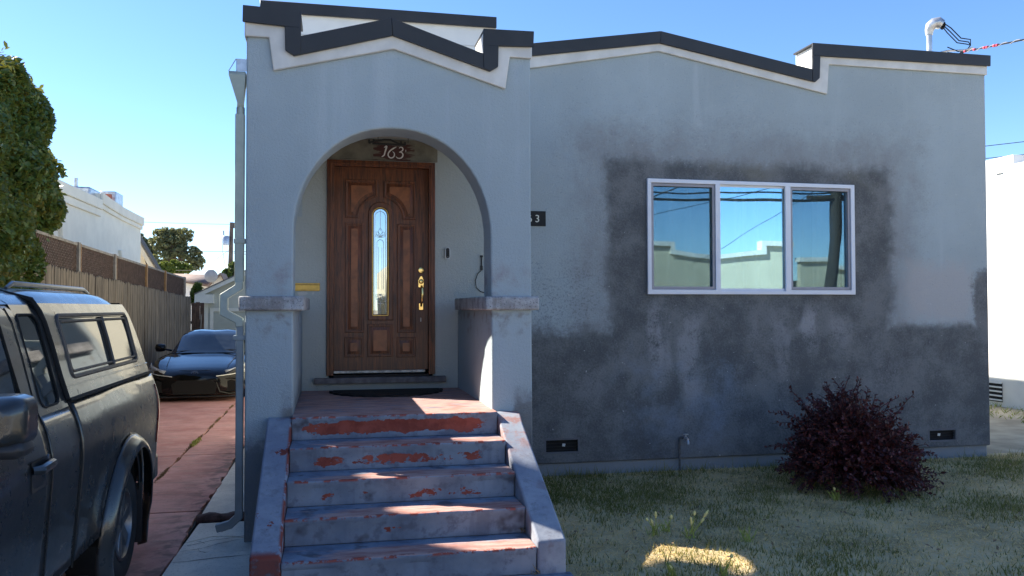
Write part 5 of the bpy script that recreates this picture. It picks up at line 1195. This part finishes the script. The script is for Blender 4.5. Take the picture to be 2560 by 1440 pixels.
def seal(y0, y1, zb, zt, fn, s, r=.009, mat='seam', parent=None, name='window_seal', rad=.05, off=.0):
    pts = []
    for (cy, cz, a0) in ((y1-rad, zt-rad, 0), (y0+rad, zt-rad, 90), (y0+rad, zb+rad, 180), (y1-rad, zb+rad, 270)):
        for k in range(5): a = R(a0+90*k/4); pts.append((cy+rad*math.cos(a), cz+rad*math.sin(a)))
    pts.append(pts[0]); pts.append(pts[1])
    return B().tube([(TX+s*(fn(z)+off), y, z) for y, z in pts], r, 6, False).build(name, M[mat], parent or trk)
for s in (1, -1):
    glasspane(-2.25, -1.99, .335, .775, cabup, s, 'rear_side_window'); seal(-2.25, -1.99, .34, .77, cabup, s, .006)
    g = B().grid(lambda u, v: (TX+s*(cabup(.335+.44*v)-.006), (-3.42+.44*v)*(1-u)+(-2.455)*u, .335+.44*v), 8, 8); g.build('front_side_window', glass, trk, recalc=False)
    B().tube([(TX+s*cabup(.34), -3.42, .34), (TX+s*cabup(.34), -2.46, .34), (TX+s*cabup(.76), -2.47, .765), (TX+s*cabup(.76), -2.98, .765)], .006, 6).build('window_seal', M['seam'], trk)
    # roof ditch and door seams as grooves
    B().tube([(TX+s*(cabup(z) if z > .31 else body(z)+.001), -2.33+.02*max(0, (z-.1)) , z) for z in np.linspace(SILL+.02, .80, 24)], .0032, 5).build('door_seam', M['seam'], trk)
    B().tube([(TX+s*(body(z)-.005), -1.868-.02*max(0, z), z) for z in np.linspace(SILL, .33, 16)], .011, 6).build('bed_gap', M['seam'], trk)
def rooftop(b, y0, y1, fn, h, front=0., n=12):
    E = [(fn(.82), .82), (fn(.86), .86), (fn(.885), .885), (.45, h-.010), (.2, h), (0, h+.003)]
    pr = [(-x, z) for x, z in E]+[(x, z) for x, z in E[::-1][1:]]
    b.grid(lambda u, v: (TX+pr[min(int(v*(len(pr)-1)+.5), len(pr)-1)][0], y0+(y1-y0)*u, pr[min(int(v*(len(pr)-1)+.5), len(pr)-1)][1]-front*(1-u)**3*.06), n, len(pr)-1)
    return b
rooftop(B(), -3.02, -1.90, cabup, .915, 1).build('cab_roof', paint, trk, sharp=60, recalc=False)
B().add([(TX-.80, -3.52, .31), (TX+.80, -3.52, .31), (TX+.64, -3.0, .86), (TX-.64, -3.0, .86)], [(0, 1, 2, 3)]).build('windscreen', glass, trk, solid=.006)
B().add([(TX-.78, -1.93, .33), (TX+.78, -1.93, .33), (TX+.68, -1.915, .84), (TX-.68, -1.915, .84)], [(0, 1, 2, 3)]).build('rear_window', glass, trk)
B().grid(lambda u, v: (TX+(v-.5)*2*(.86-.05*(1-u)), -5.02+1.52*u, .20+.13*u**.7-.06*(2*v-1)**4-.10*(1-u)**4), 12, 12).build('bonnet', paint, trk, recalc=False, solid=.01)
fb = B().prism([(-5.14, -.45), (-5.17, -.30), (-5.12, -.08), (-5.04, -.06), (-5.02, -.50)], TX-.90, TX+.90, ax='x'); fb.build('front_bumper', paint, trk, .03)
B().box(TX-.50, TX+.50, -5.10, -5.04, -.05, .15).build('grille', M['darkplastic'], trk, .02)
for s in (1, -1): B().box(TX+s*.72-.19, TX+s*.72+.19, -5.08, -5.0, -.04, .16).build('headlight', M['alloy'], trk, .03)
B().box(TX-.80, TX+.80, -4.6, -.1, -.42, -.30).build('chassis', M['seam'], trk)
for w in WR:
    for s in (1, -1):
        B().grid(lambda u, v: (TX+s*(.60+.30*v), w+(RA+.02)*math.cos(math.pi*u), WZ+(RA+.02)*math.sin(math.pi*u)), 16, 2).build('wheel_housing', M['seam'], trk, recalc=False)
        # fender flare
        fl = B()
        def flare(u, v):
            a = R(-28+236*u); z = WZ+math.sin(a)*(RA+.085*v); yy = w+math.cos(a)*(RA+.085*v)
            return (TX+s*(body(min(max(z, -.6), .33))+.004+.058*math.sin(math.pi*min(1, (1-v)*.62+.0))*(1 if v < 1 else 0)+.012*(1-v)), yy, z)
        fl.grid(flare, 30, 7); fl.build('fender_flare', paint, trk, sharp=50, recalc=False, solid=.008)
        for a in (8, 172): 
            ar = R(a); z = WZ+math.sin(ar)*(RA+.045); B().lathe([(.016, 0), (.012, s*.008), (.004, s*.012)], (TX+s*(body(z)+.045), w+math.cos(ar)*(RA+.045), z), 'x', 10).build('flare_bolt', M['darkplastic'], trk)
def wheel(cx, cy, cz, r, wdt, s, parent, rim_r, spokes, rimmat, root='wheel'):
    prf = [(rim_r, -wdt/2), (r*.86, -wdt/2-.004), (r*.97, -wdt/2+.02), (r, -wdt/2+.045), (r, wdt/2-.045), (r*.97, wdt/2-.02), (r*.86, wdt/2+.004), (rim_r+.012, wdt/2-.006), (rim_r, wdt/2-.012)]
    b = B(); n = 48; k = len(prf)
    vs = []
    for j in range(n):
        a = 2*math.pi*j/n
        for i, (rr, h) in enumerate(prf):
            q = rr-(.007 if (i in (2, 3, 4, 5) and j % 2) else 0); vs.append((cx+s*h, cy+q*math.cos(a), cz+q*math.sin(a)))
    b.add(vs, [(j*k+i, j*k+(i+1) % k, ((j+1) % n)*k+(i+1) % k, ((j+1) % n)*k+i) for j in range(n) for i in range(k)])
    w = b.build(root, M['rubber'], parent, sharp=50)
    B().lathe([(rim_r, -.09), (rim_r*.90, .0), (rim_r*.93, wdt/2*s if False else .07), (rim_r, .085), (rim_r+.006, .082)], (cx, cy, cz), 'x', 32) if False else None
    rb = B(); nn = 32; pr2 = [(rim_r+.004, wdt/2-.010), (rim_r-.012, wdt/2-.004), (rim_r-.022, wdt/2-.03), (rim_r-.03, -wdt/2+.05)]
    vs = [(cx+s*h, cy+rr*math.cos(2*math.pi*j/nn), cz+rr*math.sin(2*math.pi*j/nn)) for j in range(nn) for rr, h in pr2]
    rb.add(vs, [(j*4+i, j*4+i+1, ((j+1) % nn)*4+i+1, ((j+1) % nn)*4+i) for j in range(nn) for i in range(3)])
    rb.build('rim', rimmat, w, recalc=False, solid=.006)
    B().lathe([(rim_r-.02, -s*.0), (rim_r-.02, s*.005)], (cx+s*(-.02), cy, cz), 'x', 24).build('brake_disc', M['seam'], w)
    for i in range(spokes):
        a = 2*math.pi*i/spokes+.3; ca, sa = math.cos(a), math.sin(a); tw = .034
        def pt(rr, off, h): return (cx+s*h, cy+rr*ca-off*sa, cz+rr*sa+off*ca)
        h0, h1 = wdt/2-.035, wdt/2-.012
        v = [pt(.03, -tw*.75, h1), pt(.03, tw*.75, h1), pt(rim_r-.012, tw*1.25, h1), pt(rim_r-.012, -tw*1.25, h1), pt(.03, -tw, h0-.02), pt(.03, tw, h0-.02), pt(rim_r-.012, tw*1.5, h0-.03), pt(rim_r-.012, -tw*1.5, h0-.03)]
        B().add(v, [(0, 1, 2, 3), (4, 7, 6, 5), (0, 4, 5, 1), (1, 5, 6, 2), (2, 6, 7, 3), (3, 7, 4, 0)]).build('spoke', rimmat, w, .006)
    B().lathe([(.055, 0), (.055, s*.012), (.035, s*.022), (.004, s*.024)], (cx+s*(wdt/2-.03), cy, cz), 'x', 18).build('hub_cap', rimmat, w)
    return w
for w in WR:
    for s in (1, -1): wheel(TX+s*.80, w, WZ, .378, .26, s, trk, .215, 6, M['alloy'])
for s in (1, -1):
    B().box(TX+s*.80-.14, TX+s*.80+.14, -.385, -.372, -.78, -.38).build('mud_flap', M['darkplastic'], trk, .003)
    st = B().prism([(.0, -.02), (.13, -.02), (.15, .0), (.15, .03), (.13, .045), (0, .045)], -3.5, -1.62, ax='y'); 
    st.v = [(TX+s*(.80+x), y, -.66+z) for x, y, z in st.v]; st.build('side_step', M['darkplastic'], trk, .01)
    # door mirror
    mz = .42; mx = TX+s*1.06
    mb = B(); n = 12
    def mir(u, v):
        a = 2*math.pi*u; k = math.sin(math.pi*(.06+.94*v)) if v < .5 else 1
        ex = 1/ max(.001, (abs(math.cos(a))**5+abs(math.sin(a))**5)**.2)
        return (mx+s*.02+.125*math.cos(a)*ex*(.55+.45*k), -3.47+.17*v, mz+.088*math.sin(a)*ex*(.55+.45*k))
    mb.grid(mir, 32, 8); mb.f.append(tuple((i*9+8) for i in range(32))); mb.f.append(tuple((i*9) for i in range(32)))
    mo_ = mb.build('door_mirror', paint, trk, .0, sharp=50)
    lw = B(); lw.box(mx-.12, mx+.145, -3.45, -3.305, mz-.118, mz-.06); lw.build('mirror_lower_shell', M['darkplastic'], mo_, .03, 3)
    B().tube([(TX+s*.90, -3.38, .36), (mx-s*.08, -3.40, .36)], [.05, .04], 8).build('mirror_arm', M['darkplastic'], mo_)
    B().grid(lambda u, v: (mx+s*.02-.11+.22*u, -3.298, mz-.075+.15*v), 2, 2).build('mirror_glass', M['galv'], mo_)
# canopy
cpy = thing_c = None
cp = B()
CY0, CY1 = -1.895, -.01
wy0, wy1, wz0, wz1 = -1.70, -.25, .45, .748
rear = lambda z: CY1-.16*max(0, (z-.34)/.5)**1.6
front = lambda z: CY0-.03*(z-.34)/.5
for s in (1, -1):
    def sk_(a0, a1, c0, c1, ny=6):
        cp.grid(lambda u, v: (TX+s*canop(c0+(c1-c0)*v), (a0 if not callable(a0) else a0(c0+(c1-c0)*v))*(1-u)+(a1 if not callable(a1) else a1(c0+(c1-c0)*v))*u, c0+(c1-c0)*v), ny, 12)
    sk_(front, wy0, .342, .825); sk_(wy1, rear, .342, .825); sk_(wy0, wy1, .342, wz0); sk_(wy0, wy1, wz1, .825)
E_ = [(canop(.82), .82), (canop(.855), .855), (canop(.885), .885), (.52, .907), (.3, .92), (0, .925)]
pr_ = [(-x, z) for x, z in E_]+[(x, z) for x, z in E_[::-1][1:]]; npr = len(pr_)-1
def ctop(u, v):
    x, z = pr_[min(int(v*npr+.5), npr)]
    y = front(z)*(1-u)+rear(z)*u
    return (TX+x*(1-.03*max(0, u-.85)/.15), y, z-.035*max(0, u-.7)**2/.09-.012*max(0, .12-u)/.12)
cp.grid(ctop, 20, npr)
can = cp.build('canopy', paint, trk, sharp=60, recalc=False)
B().grid(lambda u, v: (TX+(2*u-1)*canop(.345+.49*v)*.985, rear(.345+.49*v)-.004, .345+.49*v), 10, 8).build('canopy_rear_door', glass, can, recalc=False)
B().grid(lambda u, v: (TX+(2*u-1)*canop(.345+.49*v)*.985, front(.345+.49*v)+.004, .345+.49*v), 10, 8).build('canopy_front', paint, can, recalc=False)
fr_ = B().tube([(TX+canop(z), front(z)-.002, z) for z in np.linspace(.345, .84, 10)]+[(TX+.5, front(.9), .905), (TX, front(.92), .925), (TX-.5, front(.9), .905)]+[(TX-canop(z), front(z)-.002, z) for z in np.linspace(.84, .345, 10)], .015, 8)
fr_.build('front_gasket', M['seam'], can)
M['canglass'] = simple('canopy_glass', (.040, .044, .042), .05, 0, .15, 3, spec=.95)
for s in (1, -1):
    cw = B().grid(lambda u, v: (TX+s*(canop(wz0+(wz1-wz0)*v)-.010), wy0+(wy1-wy0)*u, wz0+(wz1-wz0)*v), 8, 8).build('canopy_window', M['canglass'], can, recalc=False)
    seal(wy0-.012, wy1+.012, wz0-.012, wz1+.012, canop, s, .013, 'brown_rubber', cw, 'outer_frame', .04, -.004)
    seal(wy0+.018, wy1-.018, wz0+.018, wz1-.018, canop, s, .008, 'brown_rubber', cw, 'inner_frame', .03, -.004)
    B().tube([(TX+s*canop(z), -.86, z) for z in (wz0, .6, wz1)], .013, 6).build('window_bar', M['brown_rubber'], cw)
    B().tube([(TX+s*(canop(.40)+.004), y, .405) for y in (-1.88, -.9, -.02)], .005, 5).build('canopy_crease', paint, can)
    B().tube([(TX+s*(canop(.335)+.004), y, .338) for y in (-1.88, -.9, .04)], .010, 6).build('base_gasket', M['seam'], can)
    B().tube([(TX+s*.60, -1.86, .900), (TX+s*.60, -1.78, .925), (TX+s*.60, -.55, .921), (TX+s*.60, -.42, .895)], [.009, .014, .014, .009], 8).build('roof_rail', M['alloy'], can)
# unlit interior visible only as depth
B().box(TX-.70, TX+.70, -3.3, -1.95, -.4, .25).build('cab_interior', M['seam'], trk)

# ------------------------------------------------------------------ black sports coupe
CX, CY, CZ = -1.84, 9.75, GZ+.0
car = thing('sports_car', 'low glossy black sports coupe parked nose-out in front of the garage', 'sports car', (CX, CY+2.1, CZ))
bp_ = M['blackpaint']
def lerp_tab(tab, y):
    ys = [r[0] for r in tab]; return [float(np.interp(y, ys, [r[i] for r in tab])) for i in range(1, len(tab[0]))]
#      y     halfw  zbot  zside zfender zhood  hoodw
tab = [(0.0, .46, .16, .40, .46, .50, .30), (.10, .66, .13, .46, .53, .565, .38), (.25, .79, .12, .50, .60, .615, .44), (.50, .875, .12, .55, .685, .665, .50),
       (.80, .915, .14, .58, .755, .715, .54), (1.2, .925, .16, .60, .80, .775, .58), (1.6, .92, .16, .62, .815, .83, .62), (1.95, .905, .16, .64, .83, .87, .66),
       (2.8, .90, .16, .66, .84, .86, .66), (3.4, .935, .16, .68, .88, .87, .66), (3.9, .92, .18, .68, .86, .86, .6), (4.25, .84, .22, .66, .80, .80, .5), (4.38, .76, .3, .6, .72, .72, .4)]
def cs_(y):
    w, zb, zs, zf, zh, hw = lerp_tab(tab, y)
    return [(w*.80, zb), (w*.97, zb+.03), (w, zb+.14), (w*.985, zs-.06), (w*.955, zs+(zf-zs)*.55), (w*.86, zf), (w*.74, zf+(zh-zf)*.25-.012), (hw, zh-.012), (hw*.55, zh+.004), (0, zh+.010)]
bd = B(); NY = 44
def bodyf(u, v):
    y = 4.38*(u**1.25); c = cs_(y); m = len(c)-1
    k = v*2*m; s = -1
    if k > m: k = 2*m-k; s = 1
    i = min(int(k+.001), m-1); f = k-i
    return (CX+s*(c[i][0]*(1-f)+c[i+1][0]*f), CY+y, CZ+c[i][1]*(1-f)+c[i+1][1]*f)
bd.grid(bodyf, NY, 18)
bd.f.append(tuple(range(19))); bd.f.append(tuple(NY*19+i for i in range(19)))
bd.build('body', bp_, car, sub=1, sharp=70)
def gh_(y):   # greenhouse: half width at base/roof, roof height
    t_ = [(1.62, .70, .60, .845), (1.95, .72, .585, 1.0), (2.30, .725, .56, 1.17), (2.55, .72, .55, 1.235), (2.9, .71, .54, 1.265), (3.3, .68, .52, 1.235), (3.8, .60, .46, 1.08), (4.1, .5, .38, .90)]
    return lerp_tab(t_, y)
def ghf(u, v):
    y = 1.62+2.48*u; wb, wr, zr = gh_(y); zb_ = .80
    pts = [(wb, zb_), ((wb+wr)/2+.015, (zb_+zr)/2+.01), (wr+.01, zr-.035), (wr-.05, zr-.008), (wr*.5, zr+.014*(1 if y > 2.4 else .2)), (0, zr-.004)]
    m = 5; k = v*10; s = -1
    if k > 5: k = 10-k; s = 1
    i = min(int(k+.001), 4); f = k-i
    return (CX+s*(pts[i][0]*(1-f)+pts[i+1][0]*f), CY+y, CZ+pts[i][1]*(1-f)+pts[i+1][1]*f)
B().grid(ghf, 26, 20).build('roof', bp_, car, sharp=70)
M['screenglass'] = simple('windscreen_glass', (.012, .016, .024), .04, 0, .3, 5, spec=.4)
def wsf(u, v):
    y = 1.56+.93*v; wb, wr, zr = gh_(max(y, 1.62)); w = (.70-.145*v); c = (2*u-1)
    return (CX+c*w, CY+y-.05+.10*c*c-.012, CZ+(zr if y > 1.62 else .845-.02)+.012-.03*c**4)
B().grid(wsf, 14, 12).build('windscreen', M['screenglass'], car)
for s in (1, -1):
    B().grid(lambda u, v: (CX+s*(lerp_tab([(0, .725), (1, .575)], 0)[0] if False else (.728-.135*v)), CY+(2.12+.45*v)*(1-u)+(3.25-.15*v)*u, CZ+.86+.33*v), 8, 6).build('side_window', M['screenglass'], car)
    # headlamp: swept lens with bright guide line
    def hl(u, v): 
        y = .20+.52*u; w = lerp_tab(tab, y)[0]
        return (CX+s*(w*(1.0-.06*v)+.012-.20*(1-u)**2), CY+y-.060-.04*(1-v), CZ+.50+.085*u+(.075+.045*u)*v)
    h_ = B().grid(hl, 10, 5).build('headlight', simple('clear_lens', (.36, .36, .35), .08, 0, .35, 12, spec=.9), car, recalc=False, solid=.008)
    B().tube([(hl(u, -.10)[0]+s*.004, hl(u, -.10)[1]-.012, hl(u, -.10)[2]) for u in np.linspace(-.2, 1, 9)], .0075, 6).build('light_strip', simple('pale_light_guide', (.75, .74, .66), .3), h_)
    for k in range(3):
        p = hl(.35+.22*k, .55); B().lathe([(.030, 0), (.026, -.012), (.010, -.016)], (p[0]-s*.0, p[1]-.012, p[2]), 'y', 12).build('lamp', M['alloy'], h_)
    # side intake and lip
    it = B().prism([(CX+s*.44, CZ+.17), (CX+s*.80, CZ+.20), (CX+s*.81, CZ+.34), (CX+s*.66, CZ+.40), (CX+s*.42, CZ+.33)], CY+.06, CY+.30); it.build('side_intake', M['seam'], car)
    B().tube([(CX+s*.38, CY+.015, CZ+.36), (CX+s*.44, CY+.02, CZ+.19), (CX+s*.60, CY+.07, CZ+.145), (CX+s*.82, CY+.22, CZ+.155)], [.018, .022, .02, .016], 8).build('intake_lip', bp_, car)
    B().tube([(CX+s*.40, CY+.03, CZ+.41), (CX+s*.64, CY+.09, CZ+.44), (CX+s*.84, CY+.26, CZ+.40), (CX+s*.88, CY+.34, CZ+.22)], [.016, .02, .02, .014], 8).build('intake_lip', bp_, car)
    mi = B().lathe([(.02, -.10), (.075, -.07), (.085, 0), (.07, .09), (.02, .11)], (CX+s*.965, CY+1.98, CZ+.92), 'x', 14); mi.build('door_mirror', bp_, car)
    B().tube([(CX+s*.74, CY+2.0, CZ+.86), (CX+s*.93, CY+2.0, CZ+.90)], .02, 6).build('mirror_arm', bp_, car)
    for wy in (.87, 3.35): wheel(CX+s*.80, CY+wy, CZ+.335, .335, .24, s, car, .24, 10, M['darkplastic'])
B().prism([(CX-.36, CZ+.15), (CX+.36, CZ+.15), (CX+.40, CZ+.33), (CX+.30, CZ+.40), (CX-.30, CZ+.40), (CX-.40, CZ+.33)], CY-.012, CY+.1).build('centre_grille', M['seam'], car)
B().box(CX-.78, CX+.78, CY+.06, CY+.16, CZ+.085, CZ+.115).build('front_splitter', M['darkplastic'], car, .01)
em = B()
def ell(cx, cz, a, b, n=24): return [(cx+a*math.cos(2*math.pi*i/n), cz+b*math.sin(2*math.pi*i/n)) for i in range(n)]
em.prism(ell(0, 0, .062, .042), -.006, 0, [ell(0, 0, .053, .034)]).prism(ell(0, .006, .020, .032), -.006, 0, [ell(0, .006, .013, .026)]).prism(ell(0, .014, .042, .016), -.006, 0, [ell(0, .014, .035, .011)])
mt4 = Matrix.Translation((CX, CY-.004+.05, CZ+.535)) @ Matrix.Rotation(R(-38), 4, 'X')
em.v = [tuple(mt4 @ Vector(p)) for p in em.v]; em.build('emblem', M['alloy'], car)
ln = []
for u in np.linspace(-1, 1, 15): ln.append((CX+u*.52, CY+.10+.16*u*u, CZ+.574+.006-.012*u*u))
B().tube(ln, .004, 5).build('bonnet_seam', M['seam'], car)
for s in (1, -1): B().tube([(CX+s*.54, CY+.34, CZ+.645), (CX+s*.60, CY+1.0, CZ+.755), (CX+s*.66, CY+1.6, CZ+.83)], .004, 5).build('bonnet_seam', M['seam'], car)
for s in (1, -1): B().tube([(CX+s*.3-.3, CY+1.62, CZ+.862), (CX+s*.3+.25, CY+1.66, CZ+.89)], .008, 5).build('wiper', M['darkplastic'], car)
